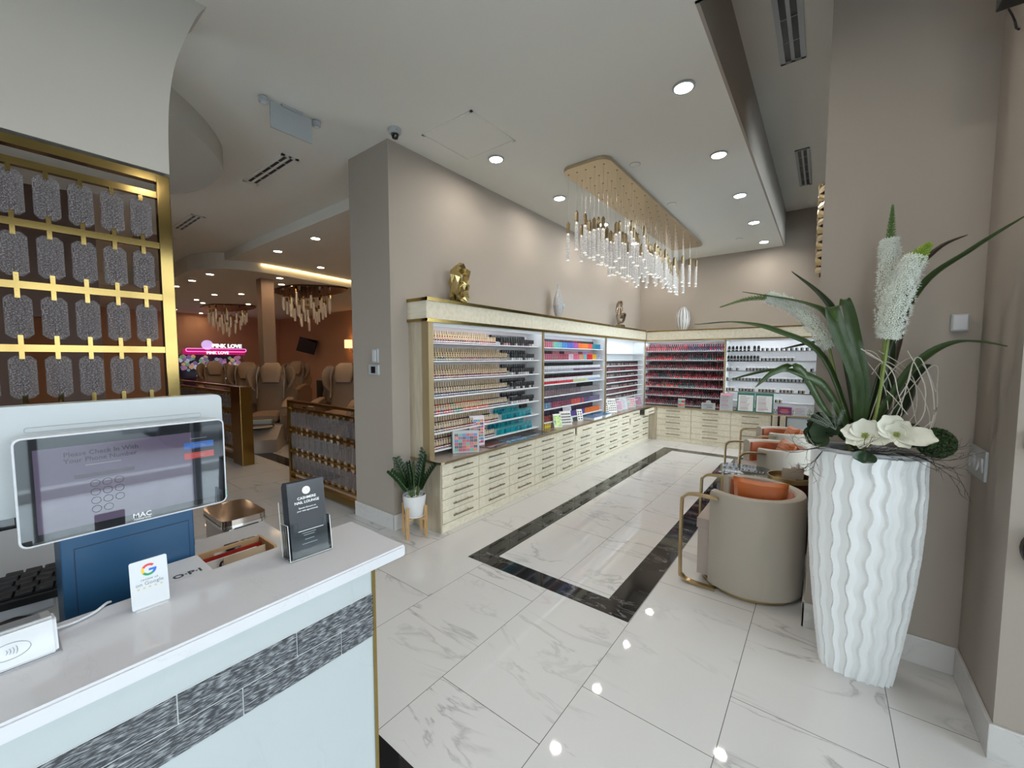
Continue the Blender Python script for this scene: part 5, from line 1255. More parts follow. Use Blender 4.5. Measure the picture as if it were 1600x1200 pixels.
obj('body', MB().box(-2.35, -2.31, .53, .56, .7605, .79, bev=.004), BLACK, t); obj('lead', MB().tube([(-2.33,.53,.775),(-2.32,.50,.765),(-2.3,.45,.763)], .003, 6), BLACK, t)
# trash bin
t = empty('pedal_bin', (-3.02, .94, 0), 'bronze steel pedal bin with black front strip behind the desk', 'bin')
bx0, bx1, by0, by1 = -3.22, -2.82, .82, 1.07
obj('body', MB().prism(rrect(bx0+.01, bx1-.01, by0+.008, by1-.008, .05), 0.01, .60), mat('brushed_bronze_steel', (.38,.34,.31,1), .28, 1), t, True)
obj('lid', MB().prism(rrect(bx0, bx1, by0, by1, .055), .615, .65), mat('bronze_steel_lid', (.42,.36,.32,1), .10, 1), t, True)
obj('lid_rim', MB().prism(rrect(bx0-.003, bx1+.003, by0-.003, by1+.003, .057), .598, .615), CHROME, t, True)
obj('front_strip', MB().box(bx1-.008, bx1+.004, by0+.06, by1-.06, .10, .60), BLACK, t); obj('pedal', MB().box(bx1-.02, bx1+.04, by0+.08, by1-.08, .01, .03), CHROME, t)
obj('liner_corner', MB().box(bx1-.012, bx1+.002, by0+.03, by0+.055, .30, .597).box(bx1-.012, bx1+.002, by1-.055, by1-.03, .30, .597), CHROME, t)

# ------------------------------------------------------------------ potted plant by the wall end
px_, py_ = -3.0, 2.34
t = empty('plant_stand', (-2.95, 2.40, 0), 'small bamboo plant stand on four legs at the wall end', 'plant stand')
PC = Vector((-2.955, 2.36, 0)); t.location = PC
for a in (20, 110, 200, 290):
    q = math.radians(a); lx, ly = PC.x+math.cos(q)*.118, PC.y+math.sin(q)*.118
    obj('leg', MB().box(-.011, .011, -.011, .011, 0, .29, bev=.002, M=Matrix.Translation((lx, ly, 0)) @ Matrix.Rotation(q, 4, 'Z')), BAMBOO, t)
for a in (20, 110):
    q = math.radians(a); dx, dy = math.cos(q)*.108, math.sin(q)*.108
    obj('cross_bar', MB().box(-.108, .108, -.009, .009, .155+.0*a, .178, M=Matrix.Translation(PC) @ Matrix.Rotation(q, 4, 'Z')) , BAMBOO, t)
t = empty('plant_pot', (PC.x, PC.y, .18), 'round white pot with white pebbles on the bamboo stand', 'pot')
POTM = mat('matt_white_ceramic', (.72,.73,.74,1), .45)
obj('saucer', MB().lathe([(.075,0),(.088,.006),(.09,.018),(.084,.018),(.08,.008)], (PC.x,PC.y,.179), 32), POTM, t, True)
obj('pot_body', MB().lathe([(.07,.008),(.082,.02),(.095,.09),(.104,.17),(.106,.205),(.100,.205),(.097,.18),(.05,.17),(.001,.17)], (PC.x,PC.y,.179), 40), POTM, t, True)
mb = MB(); rr = random.Random(4)
for k in range(70):
    a = rr.uniform(0, 2*PI); r = .088*math.sqrt(rr.random()); s_ = rr.uniform(.008, .014)
    mb.lathe([(.001,-s_*.7),(s_*.8,-s_*.4),(s_,0),(s_*.7,s_*.5),(.001,s_*.65)], (PC.x+math.cos(a)*r, PC.y+math.sin(a)*r, .179+.172+rr.uniform(0,.022)), 7)
q = obj('pebbles', mb, mat('white_pebble', (.66,.66,.64,1), .6), None, True); tag(q, 'white pebbles covering the soil of the round white pot', 'pebbles', kind='stuff')
LEAF = mat('glossy_dark_leaf', (.018,.045,.018,1), .28, noise=.25, nscale=30); STEM = mat('green_stem', (.10,.16,.05,1), .5)
t = empty('zz_plant', (PC.x, PC.y, .36), 'dark glossy feather-leaved plant in the round white pot', 'plant')
t.name = 'potted_plant'
for k, (az, lean, ln) in enumerate([(100,.22,.42),(200,.34,.36),(320,.30,.38),(20,.42,.34),(250,.48,.30),(60,.14,.36),(160,.50,.30),(290,.15,.34)]):
    a = math.radians(az); base = Vector((PC.x+math.cos(a)*.025, PC.y+math.sin(a)*.025, .355)); d = Vector((math.cos(a)*lean, math.sin(a)*lean, 1)).normalized()
    pts = [base+d*ln*u+Vector((math.cos(a), math.sin(a), -.2))*lean*.12*u*u for u in [i/8 for i in range(9)]]
    fr_ = obj('stem', MB().tube(pts, [.007-.005*i/8 for i in range(9)], 6), STEM, t, True)
    mb = MB(); side = d.cross(Vector((0,0,1))).normalized()
    if side.length < .1: side = Vector((1,0,0))
    side = (Vector((math.cos(math.radians(37)), math.sin(math.radians(37)), 0)) * .6 + side*.6).normalized()
    for i in range(10):
        u = .25+.75*i/9; p = pts[min(8, int(u*8))].lerp(pts[min(8, int(u*8)+1)], u*8-int(u*8)); 
        for s_ in (-1, 1):
            dr = (side*s_*1.0+d*.75).normalized(); L_ = .082*(1-.4*u)
            mb.strip([p, p+dr*L_*.35, p+dr*L_*.75, p+dr*L_], [.003, .0155, .013, .001], (d-dr*d.dot(dr)), fold=.25, th=.0006)
    obj('leaflets', mb, LEAF, fr_, True)

# ------------------------------------------------------------------ lounge chairs and tables
FAB = mat('greige_velvet', (.40,.36,.30,1), .62, sheen=.3); ORG = mat('orange_velvet', (.36,.075,.012,1), .6, sheen=.2); FABL = mat('taupe_velvet_seat', (.36,.30,.26,1), .6, sheen=.3)
CGOLD = mat('satin_gold_frame', (.55,.42,.22,1), .28, 1)
def arc_shell(mb, ri, ro, z0, z1, a0, a1, n=36, mat_=0, round_=.03):
    prof = [(ro,z0),(ro,z1-round_),(ro-round_*.3,z1-round_*.3),(ro-round_,z1),(ri+round_,z1),(ri+round_*.3,z1-round_*.3),(ri,z1-round_),(ri,z0)]
    rings = []
    for k in range(n+1):
        a = a0+(a1-a0)*k/n; rings.append([mb.bm.verts.new((math.cos(a)*r, math.sin(a)*r, z)) for r, z in prof])
    m_ = len(prof)
    for k in range(n):
        for j in range(m_):
            f = mb.bm.faces.new((rings[k][j], rings[k][(j+1) % m_], rings[k+1][(j+1) % m_], rings[k+1][j])); f.material_index = mat_
    mb.bm.faces.new(rings[0][::-1]); mb.bm.faces.new(rings[-1]); return mb
def tub_chair(loc, rz, label, cushion=(0, -.10, .60), crz=0, ctilt=20):
    """opens towards local +Y"""
    t = empty('tub_chair', loc, label, 'armchair', None, rz)
    K = dict(parent=t, local=True, smooth=True)
    obj('outer_shell', arc_shell(MB(), .262, .335, .03, .705, math.radians(138), math.radians(402)), FAB, **K)
    obj('inner_lining', arc_shell(MB(), .235, .262, .30, .685, math.radians(141), math.radians(399), round_=.01), ORG, **K)
    obj('seat', MB().prism([(math.cos(a)*.232, math.sin(a)*.232) for a in [math.radians(d) for d in range(175, 366, 10)]]+[(.235,.30),(-.235,.30)], .06, .40), FABL, t, False, True)
    obj('seat_cushion', MB().prism([(math.cos(a)*.228, math.sin(a)*.228) for a in [math.radians(d) for d in range(175, 366, 10)]]+[(.23,.31),(-.23,.31)], .401, .47), FABL, t, False, True)
    obj('gold_base', MB().lathe([(.30,0),(.315,.002),(.315,.028),(.30,.03)], (0,0,0), 48), CGOLD, **K)
    for s in (-1, 1):
        x = s*.30
        pl = smooth_poly([(.16,.012),(.33,.012),(.385,.04),(.40,.10),(.40,.57),(.385,.63),(.33,.662),(.16,.662)], 4)
        mb = MB(); rows4 = []
        for i, p in enumerate(pl):
            q0 = pl[max(0, i-1)]; q1 = pl[min(len(pl)-1, i+1)]; tv = Vector((q1[0]-q0[0], q1[1]-q0[1])).normalized(); nv_ = Vector((-tv.y, tv.x))*.008
            rows4.append([mb.bm.verts.new((x+dx, p[0]+sg*nv_.x, p[1]+sg*nv_.y)) for dx, sg in ((-.022,-1),(.022,-1),(.022,1),(-.022,1))])
        for i in range(len(rows4)-1):
            for k in range(4): mb.bm.faces.new((rows4[i][k], rows4[i][(k+1) % 4], rows4[i+1][(k+1) % 4], rows4[i+1][k]))
        mb.bm.faces.new(rows4[0][::-1]); mb.bm.faces.new(rows4[-1]); obj('arm_loop', mb, CGOLD, t, False, True)
    if cushion:
        c = MB(); 
        N_ = 12; gv = []
        for sgn in (1, -1):
            for i in range(N_+1):
                for j in range(N_+1):
                    u, v = i/N_*2-1, j/N_*2-1; th = .055*((1-u**4)*(1-v**4))**.5; px = .17*u*(1-.08*(1-abs(v))); pz = .16*v*(1-.08*(1-abs(u)))
                    gv.append(c.bm.verts.new((px, sgn*th, pz)))
        n1 = (N_+1)**2
        for sgn in range(2):
            for i in range(N_):
                for j in range(N_):
                    b0 = sgn*n1+i*(N_+1)+j; c.bm.faces.new([gv[b0], gv[b0+1], gv[b0+N_+2], gv[b0+N_+1]])
        bmesh.ops.remove_doubles(c.bm, verts=c.bm.verts, dist=.0005)
        o = obj('cushion', c, mat('orange_satin', (.46,.115,.018,1), .45, sheen=.3), None, True, True); o.name = 'throw_cushion'
        M = Matrix.Rotation(rz, 4, 'Z'); off = M @ Vector(cushion); o.location = Vector(loc)+off; o.rotation_euler = (math.radians(ctilt), 0, rz+crz)
        tag(o, 'orange throw cushion resting in the ' + label, 'cushion')
    return t
tub_chair((-.385, 3.36, 0), math.radians(90), 'greige tub chair nearest the tall white planter', (-.06, -.06, .615), math.radians(-88), -8)
tub_chair((-.40, 5.15, 0), math.radians(112), 'second greige tub chair beyond the glass table')
tub_chair((-.40, 6.25, 0), math.radians(112), 'farthest greige tub chair near the back counter')
# glass top table with nail samples
t = empty('glass_side_table', (-.50, 4.35, 0), 'low table with a rounded smoked glass top between the chairs', 'table')
obj('glass_top', MB().prism(rrect(-.80, -.37, 4.05, 4.66, .10), .545, .556), mat('smoked_glass', (.05,.065,.07,1), .06, coat=1), t, True)
obj('drum_base', MB().lathe([(.15,0),(.16,.02),(.12,.04),(.10,.5),(.12,.544)], (-.57,4.35,0), 30), BLACKG, t, True)
obj('gold_leg', MB().box(-.755, -.735, 4.33, 4.37, 0, .545), CGOLD, t)
k = 0
for row in range(2):
    for c in range(7):
        x = -.74+c*.052; y = 4.20+row*.22
        o = obj('nail_sample', MB().box(-.016, .016, -.03, .03, 0, .004).box(-.011, .011, -.02, .02, .004, .007, 1), [BLACK if (c < 4 and row == 0) else WHITE, WHITE if (c < 4 and row == 0) else BLACK], None, False, True)
        o.location = (x, y, .5565); tag(o, 'small nail sample tile in the %s row on the smoked glass table' % ('near' if row == 0 else 'far'), 'nail sample', 'nail samples, %s row on the glass table' % ('near' if row == 0 else 'far'))
t = empty('drum_side_table', (-.20, 4.12, 0), 'dark red drum side table under the gold tray', 'table')
obj('drum', MB().lathe([(.135,0),(.15,.01),(.15,.575),(.14,.59),(.001,.59)], (-.20,4.15,0), 40), mat('oxblood_lacquer', (.07,.012,.01,1), .3), t, True)
obj('base_ring', MB().lathe([(.155,0),(.155,.012),(.15,.012)], (-.20,4.15,0), 40), CGOLD, t, True)
t = empty('round_tray', (-.20, 4.15, .59), 'round gold rimmed tray on the dark drum table', 'tray')
obj('tray_rim', MB().lathe([(.145,.001),(.155,.003),(.158,.045),(.150,.045),(.148,.008),(.001,.006),(.001,.001)], (-.20,4.15,.59), 44), CGOLD, t, True)
obj('tray_base', MB().lathe([(.14,.0065),(.001,.0075)], (-.20,4.15,.59), 40), mat('amber_tray', (.30,.19,.06,1), .3, .5), t)
t = empty('standing_card', (-.19, 4.13, .60), 'blank cream card standing in the gold tray', 'card')
obj('card', MB().box(-.25, -.15, 4.125, 4.130, .599, .70), mat('cream_cardstock', (.52,.46,.38,1), .6), t); obj('stand', MB().box(-.24, -.16, 4.13, 4.15, .599, .607), CGOLD, t)
t = empty('tissue_box', (-.15, 4.22, .60), 'cream tissue box in the tray behind the card', 'box')
obj('box_body', MB().box(-.19, -.10, 4.19, 4.26, .599, .70, bev=.004), mat('cream_cardstock'), t); obj('tissue', MB().tube([(-.145,4.225,.70),(-.14,4.22,.74)], [.02,.004], 6), PAPER, t)

# ------------------------------------------------------------------ tall white planter
PX0, PY0 = .188, 2.70
t = empty('floor_planter', (PX0, PY0, 0), 'tall white planter with wavy vertical ridges in the right corner', 'planter')
NZ, NA = 110, 380; mb = MB(); rings = []
PLH = 1.165; NR = 22
rpl = random.Random(2); offs = [rpl.uniform(-.22, .22) for _ in range(NR)]; phs = [rpl.uniform(-.8, .8) for _ in range(NR)]
def rib(a, z):
    """height of the wavy ribs: each rib rises steeply on one side and falls off gently on the other"""
    best = 0
    k0 = int(a/(2*PI)*NR)
    for k in (k0-1, k0, k0+1):
        kk = k % NR
        c = (k+.5+offs[kk]+.12*math.sin(z*40+phs[kk]*.6+k*.25))*2*PI/NR
        d = (a-c)/(2*PI/NR)
        if -.10 < d <= 0: h = 1+d/.10
        elif 0 < d < .45: h = (1-d/.45)**.8
        else: h = 0
        best = max(best, h)
    return best
for i in range(NZ+1):
    z = PLH*i/NZ; u = i/NZ
    hw = .138+.080*math.sin(min(1, u*1.18)*PI/2) if u < .85 else .2175-.004*(u-.85)/.15
    sx_ = hw; sy_ = .070+(hw-.138)*.75+.035*u
    row = []
    for k in range(NA):
        a = 2*PI*k/NA; ca, sa = math.cos(a), math.sin(a); e_ = .9; h_ = .0125*rib(a, z)
        row.append(mb.bm.verts.new((PX0+sx_*math.copysign(abs(ca)**e_, ca)+ca*h_, PY0+sy_*math.copysign(abs(sa)**e_, sa)+sa*h_, z)))
    rings.append(row)
for i in range(NZ):
    for k in range(NA): mb.bm.faces.new((rings[i][k], rings[i][(k+1) % NA], rings[i+1][(k+1) % NA], rings[i+1][k]))
mb.bm.faces.new(rings[0][::-1])
inner = [mb.bm.verts.new((PX0+(v.co.x-PX0)*.90, PY0+(v.co.y-PY0)*.88, PLH)) for v in rings[-1]]
inner2 = [mb.bm.verts.new((v.co.x, v.co.y, PLH-.03)) for v in inner]
for k in range(NA):
    mb.bm.faces.new((rings[-1][k], rings[-1][(k+1) % NA], inner[(k+1) % NA], inner[k])); mb.bm.faces.new((inner[k], inner[(k+1) % NA], inner2[(k+1) % NA], inner2[k]))
mb.bm.faces.new(inner2)
obj('ridged_body', mb, mat('white_lacquer', (.84,.87,.88,1), .28), t, True, angle=40)
obj('rim_beading', MB().tube([(PX0+math.cos(a)*.20, PY0+math.sin(a)*.135, PLH+.006) for a in [2*PI*k/60 for k in range(61)]], .010, 8, cap=False), WHITE, t, True)
obj('soil', MB().lathe([(.175,-.02),(.17,-.01),(.001,.0)], (PX0,PY0,PLH-.008), 30, sy=.68), mat('dark_moss', (.012,.015,.010,1), .9, noise=.5, nscale=40, bump=1, bscale=60), t, True)

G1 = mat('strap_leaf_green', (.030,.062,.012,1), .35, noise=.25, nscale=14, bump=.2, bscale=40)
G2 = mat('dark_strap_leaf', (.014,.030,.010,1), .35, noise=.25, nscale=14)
def strapleaf(pts, w, label, m_=None, side=(.79,.61,0), fold=.35):
    sp = smooth_poly(pts, 6); n = len(sp)
    ws = [w*(.45+.55*math.sin(min(1, u*1.6)*PI/2))*(1-max(0, (u-.55)/.45)**1.7) + .0008 for u in [i/(n-1) for i in range(n)]]
    o = obj('strap_leaf', MB().strip(sp, ws, Vector(side), fold=fold), m_ or G1, None, True, angle=70)
    return tag(o, label, 'leaf')
B0 = (.16, 2.70, 1.16)
strapleaf([B0, (0.005, 2.660, 1.637), (-0.204, 2.600, 1.791), (-0.396, 2.550, 1.842), (-0.605, 2.520, 1.833)], .020, 'long strap leaf arching farthest left from the planter')
strapleaf([B0, (0.135, 2.620, 1.511), (0.055, 2.580, 1.763), (0.020, 2.560, 1.889), (0.042, 2.500, 1.805)], .034, 'broad upright strap leaf with a folded tip left of the white flower spikes', side=(.95,.3,0), fold=.18)
strapleaf([B0, (0.166, 2.640, 1.479), (0.112, 2.600, 1.762), (0.074, 2.600, 1.920), (0.049, 2.550, 1.892)], .026, 'second broad upright leaf behind the folded one', side=(.95,.3,0), fold=.18)
strapleaf([B0, (0.039, 2.600, 1.443), (-0.042, 2.550, 1.540), (-0.190, 2.500, 1.587), (-0.403, 2.460, 1.522)], .024, 'short leaf drooping left below the longest one')
strapleaf([B0, (0.015, 2.580, 1.378), (-0.096, 2.520, 1.588), (-0.200, 2.460, 1.571), (-0.277, 2.420, 1.488)], .020, 'lowest left leaf bending down towards the chairs')
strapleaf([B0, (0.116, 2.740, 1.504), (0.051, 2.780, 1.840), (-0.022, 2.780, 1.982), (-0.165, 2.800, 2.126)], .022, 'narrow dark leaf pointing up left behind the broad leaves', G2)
strapleaf([B0, (0.113, 2.700, 1.539), (0.024, 2.700, 1.836), (-0.087, 2.680, 1.935), (-0.386, 2.660, 2.016)], .018, 'slender green leaf bowing left above the drooping flower spike')
strapleaf([B0, (0.242, 2.700, 1.637), (0.344, 2.660, 1.962), (0.470, 2.520, 2.087), (0.580, 2.400, 2.173)], .019, 'long leaf rising to the right picture edge')
strapleaf([B0, (0.282, 2.760, 1.637), (0.325, 2.780, 2.011), (0.405, 2.780, 2.151), (0.499, 2.780, 2.203)], .016, 'narrow brownish leaf behind the green one on the right', mat('brown_leaf', (.05,.035,.02,1), .45))
strapleaf([B0, (0.267, 2.640, 1.454), (0.349, 2.580, 1.623), (0.452, 2.520, 1.705), (0.570, 2.460, 1.685)], .028, 'wavy leaf stretching right below the wall sensor')
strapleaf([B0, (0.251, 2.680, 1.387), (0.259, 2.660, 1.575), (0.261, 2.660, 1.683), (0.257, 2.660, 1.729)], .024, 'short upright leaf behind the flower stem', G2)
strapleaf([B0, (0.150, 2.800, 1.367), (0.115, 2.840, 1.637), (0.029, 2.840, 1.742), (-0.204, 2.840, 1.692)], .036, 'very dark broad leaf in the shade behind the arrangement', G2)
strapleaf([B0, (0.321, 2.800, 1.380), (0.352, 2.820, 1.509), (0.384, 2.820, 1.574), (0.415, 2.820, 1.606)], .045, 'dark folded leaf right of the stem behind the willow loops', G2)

WF = mat('white_floret', (.74,.78,.72,1), .6); GB = mat('lime_bud', (.30,.42,.06,1), .5); GBD = mat('deep_green_bud', (.09,.17,.04,1), .5); FST = mat('flower_stem', (.19,.25,.06,1), .45)
def spike(stem, axis_pts, r0, label, nfl, tip_pts, tipm, rt, sx_=1.0):
    t = empty('flower_spike', stem[0], label, 'flower')
    obj('stem', MB().tube(smooth_poly(stem+axis_pts[:1], 5), .0065, 8), FST, t, True)
    ax = smooth_poly(axis_pts, 8); rr = random.Random(nfl); mb = MB()
    n = len(ax)
    obj('core', MB().tube(ax, [r0*.5*(1-.3*i/n) for i in range(n)], 8), mat('flower_core', (.42,.46,.36,1), .8), t, True)
    for k in range(nfl):
        u = (k+.5)/nfl; i = u*(n-1); p = Vector(ax[int(i)]).lerp(Vector(ax[min(n-1, int(i)+1)]), i-int(i)); tn = (Vector(ax[min(n-1, int(i)+1)])-Vector(ax[max(0, int(i)-1)])).normalized()
        a = k*2.39996; e1 = tn.orthogonal().normalized(); e2 = tn.cross(e1); d = e1*math.cos(a)+e2*math.sin(a)
        taper = (.72+.28*math.sin(min(1, u*4)*PI/2))*(1-.28*max(0, u-.5)/.5)
        q = p+d*r0*taper*rr.uniform(.72, 1.14)+tn*.004; s_ = rr.uniform(.0075, .0115)
        f1 = d.orthogonal().normalized(); f2 = d.cross(f1); ph = rr.uniform(0, 2)
        c0 = mb.bm.verts.new(q)
        for m in range(5):
            b = ph+2*PI*m/5; b1 = b+.32; b2 = b-.32
            v1 = mb.bm.verts.new(q+(f1*math.cos(b1)+f2*math.sin(b1))*s_*.8+d*s_*.35); v2 = mb.bm.verts.new(q+(f1*math.cos(b)+f2*math.sin(b))*s_*1.25+d*s_*.5); v3 = mb.bm.verts.new(q+(f1*math.cos(b2)+f2*math.sin(b2))*s_*.8+d*s_*.35)
            mb.bm.faces.new((c0, v1, v2)); mb.bm.faces.new((c0, v2, v3))
        mb.tube([q, q+d*s_*1.2], [.0006,.0011], 4)
    o = obj('florets', mb, WF, t); o['kind'] = 'stuff'
    tp = smooth_poly(tip_pts, 8); n = len(tp); mb = MB()
    mb.tube(tp, [max(.0008, rt*.35*(1-i/n)) for i in range(n)], 6)
    NB = 130
    for k in range(NB):
        u = k/NB; i = u*(n-1); p = Vector(tp[int(i)]).lerp(Vector(tp[min(n-1, int(i)+1)]), i-int(i)); tn = (Vector(tp[min(n-1, int(i)+1)])-Vector(tp[max(0, int(i)-1)])).normalized()
        a = k*2.39996; e1 = tn.orthogonal().normalized(); e2 = tn.cross(e1); d = (e1*math.cos(a)+e2*math.sin(a)+tn*.5).normalized(); L_ = rt*(1-.85*u)
        mb.tube([p, p+d*L_*.7, p+d*L_], [.0016,.0030,.0008], 5)
    o = obj('bud_tip', mb, tipm, t, True); o['kind'] = 'stuff'
    return t
spike([B0, (0.214, 2.660, 1.386)], [(0.229, 2.660, 1.745), (0.232, 2.670, 1.944), (0.230, 2.680, 2.128), (0.226, 2.680, 2.204)], .038, 'tall upright white flower spike with a dark green tip', 520, [(0.228, 2.680, 2.174), (0.230, 2.680, 2.279), (0.230, 2.680, 2.368)], GBD, .028)
spike([(.17,2.66,1.16), (0.205, 2.580, 1.363)], [(0.232, 2.560, 1.726), (0.250, 2.550, 1.870), (0.276, 2.550, 1.997), (0.303, 2.550, 2.086)], .048, 'leaning white flower spike with a lime green tip in front', 620, [(0.292, 2.550, 2.060), (0.322, 2.550, 2.106), (0.349, 2.550, 2.140)], GB, .052)
spike([(.12,2.68,1.16), (0.059, 2.720, 1.503)], [(0.020, 2.740, 1.687), (-0.071, 2.740, 1.844), (-0.168, 2.720, 1.936), (-0.264, 2.700, 1.981)], .036, 'drooping white flower spike bending left with a long green tip', 480, [(-0.249, 2.700, 1.979), (-0.374, 2.700, 1.976), (-0.507, 2.700, 1.942)], GBD, .024)

PET = mat('white_petal', (.76,.76,.66,1), .5, noise=.06, nscale=30); PETG = mat('lime_stamens', (.38,.48,.08,1), .5)
def petal(mb, c, d, up, L_, w, cup=.35):
    d = d.normalized(); up = (up-d*up.dot(d)).normalized(); s = d.cross(up).normalized(); NU, NV = 8, 6; g = []
    for layer in (0, 1):
        for i in range(NU+1):
            u = i/NU; ww = w*1.25*max(0, 1-((u-.56)/.60)**2)**.5*(.45 if i == NU else 1); row = []
            for j in range(NV+1):
                v = j/NV*2-1
                p = c+d*L_*u*(1-.10*v*v)+s*ww*v+up*(cup*L_*(u**2)*.5+.35*ww*v*v+L_*.06*math.sin(u*3))-up*(.0012*layer)
                row.append(mb.bm.verts.new(p))
            g.append(row)
    for layer in (0, 1):
        for i in range(NU):
            for j in range(NV):
                a = layer*(NU+1)+i; f = (g[a][j], g[a][j+1], g[a+1][j+1], g[a+1][j]); mb.bm.faces.new(f if layer == 0 else f[::-1])
    return mb
def magnolia(c, nrm, label, petals, size):
    t = empty('white_blossom', c, label, 'flower'); c = Vector(c); nrm = Vector(nrm).normalized(); e1 = Vector((1,0,0)); e1 = (e1-nrm*e1.dot(nrm)).normalized(); e2 = nrm.cross(e1)
    for a, L_, w, tilt in petals:
        q = math.radians(a); d = (e1*math.cos(q)+e2*math.sin(q))*math.cos(tilt)+nrm*math.sin(tilt)
        obj('petal', petal(MB(), c, d, nrm, size*L_, size*w), PET, t, True, angle=80)
    mb = MB()
    for k in range(26):
        a = k*2.4; r = .010*math.sqrt(k/26); d = (e1*math.cos(a)+e2*math.sin(a)); mb.tube([c+d*r, c+d*r*1.5+nrm*.016], [.0013,.0018], 5)
    obj('stamens', mb, PETG, t, True)
    return t
nv = Vector((-.15,-.85,.50))
magnolia((0.170, 2.545, 1.265), nv, 'left open white blossom at the planter rim', [(95,.95,.36,.45),(60,.95,.36,.35),(135,.85,.30,.35),(172,1.05,.34,.2),(215,.95,.30,.1),(255,.80,.26,.05),(345,1.15,.36,.1),(20,.75,.32,.3)], .092)
magnolia((0.279, 2.530, 1.286), nv, 'right open white blossom with one long petal at the planter rim', [(120,1.1,.42,.4),(85,.75,.36,.75),(50,.85,.36,.45),(160,.9,.34,.3),(345,1.5,.40,.12),(300,.9,.30,.1),(20,.6,.3,.8)], .092)
# moss ball, leafy rosette, trailing leaf
rr = random.Random(21)
def ball(c, r, label, m_, n=1500, L_=.010, w=.005, name='moss_ball', sq=1.0, cat='greenery'):
    t = empty(name, (c[0], c[1], c[2]-r*.8), label, cat)
    obj('core', MB().lathe([(.001,-r*.95)]+[(r*.95*math.cos(b), r*.95*math.sin(b)*sq) for b in [-1.2,-.8,-.4,0,.4,.8,1.2]]+[(.001,r*.95*sq)], c, 20), mat('moss_core', (.010,.022,.008,1), .9), t, True)
    mb = MB()
    for k in range(n):
        zz = 1-2*(k+.5)/n; a = k*2.39996; rad = math.sqrt(1-zz*zz); d = Vector((rad*math.cos(a), rad*math.sin(a), zz)); p = Vector(c)+Vector((d.x*r, d.y*r, d.z*r*sq))
        s = (d.orthogonal().normalized()*rr.uniform(-1,1)+d.cross(d.orthogonal()).normalized()*rr.uniform(-1,1)+d*.8).normalized()
        e = s.cross(d).normalized() if s.cross(d).length > .01 else d.orthogonal().normalized()
        v = [p-e*w*.5, p+s*L_*.5-e*w, p+s*L_, p+s*L_*.5+e*w]; mb.bm.faces.new([mb.bm.verts.new(q) for q in v])
    o = obj('leaflets', mb, m_, t); o['kind'] = 'stuff'
    return t
MOSS = mat('boxwood_green', (.030,.065,.016,1), .6, noise=.3, nscale=50)
ball(tuple((0.414, 2.600, 1.256)), .062, 'round green moss ball at the right rim of the planter', MOSS)
ball(tuple((0.338, 2.740, 1.261)), .055, 'smaller moss ball half hidden behind the right blossom', MOSS, 900)
G3 = mat('moss_velvet_leaf', (.020,.042,.014,1), .7, noise=.3, nscale=30)
t = empty('green_rosette', (0.006, 2.620, 1.291), 'big dark leafy rosette on the left side of the planter', 'greenery')
for i, (ppx, ppy, dx, dz, L_, w) in enumerate([(1262,660,-.5,.6,.075,.05),(1258,672,-1,.1,.07,.05),(1285,650,0,1,.07,.045),(1300,690,-.6,-.5,.09,.045),(1280,690,-1,-.3,.07,.04),(1310,670,.3,.6,.08,.04),(1300,660,-.2,.9,.07,.045)]):
    c0 = Vector((0.020, 2.600, 1.262)); d = Vector((dx, -.25, dz))
    obj('leaf', petal(MB(), c0+d*.005, d, Vector((0,-1,.35)), L_*1.1, w*1.05, .5), G3, t, True, angle=80)
ball(tuple((0.009, 2.680, 1.286)), .058, 'dark leafy clump on the left side behind the rosette', G3, 700, .016, .009, 'leafy_clump')
ball(tuple((0.125, 2.720, 1.266)), .05, 'dark leafy clump in the middle behind the left blossom', G3, 500, .018, .009, 'leafy_clump')
t = empty('grey_fern_sprig', (0.041, 2.520, 1.355), 'silvery feathered sprig in front of the dark rosette', 'greenery')
SILV = mat('silver_sage', (.22,.26,.21,1), .7)
for c1_ in ((-0.054, 2.500, 1.342),(-0.015, 2.500, 1.397),(0.038, 2.500, 1.426),(-0.031, 2.500, 1.415),(0.083, 2.500, 1.392),(-0.056, 2.500, 1.381)):
    c0 = Vector((0.059, 2.560, 1.282)); c1 = Vector(c1_); mb = MB().tube([c0, c0.lerp(c1,.5)+Vector((0,0,.01)), c1], [.0015,.0012,.0006], 4)
    for k in range(14):
        p = c0.lerp(c1, .25+.75*k/14); d = (c1-c0).normalized()
        for s in (-1, 1):
            e = d.cross(Vector((0,-1,0))).normalized()*s; mb.tube([p, p+(e*.7+d*.6)*.013], [.0013,.0005], 4)
    obj('sprig', mb, SILV, t)
o = obj('hanging_leaf', petal(MB(), Vector((0.170, 2.500, 1.199)), Vector((-.15,-.25,-1)), Vector((0,-1,.1)), .055, .036, .3), mat('dark_magnolia_leaf', (.014,.040,.014,1), .25), None, True, angle=80); tag(o, 'dark oval leaf hanging over the rim below the left blossom', 'leaf')
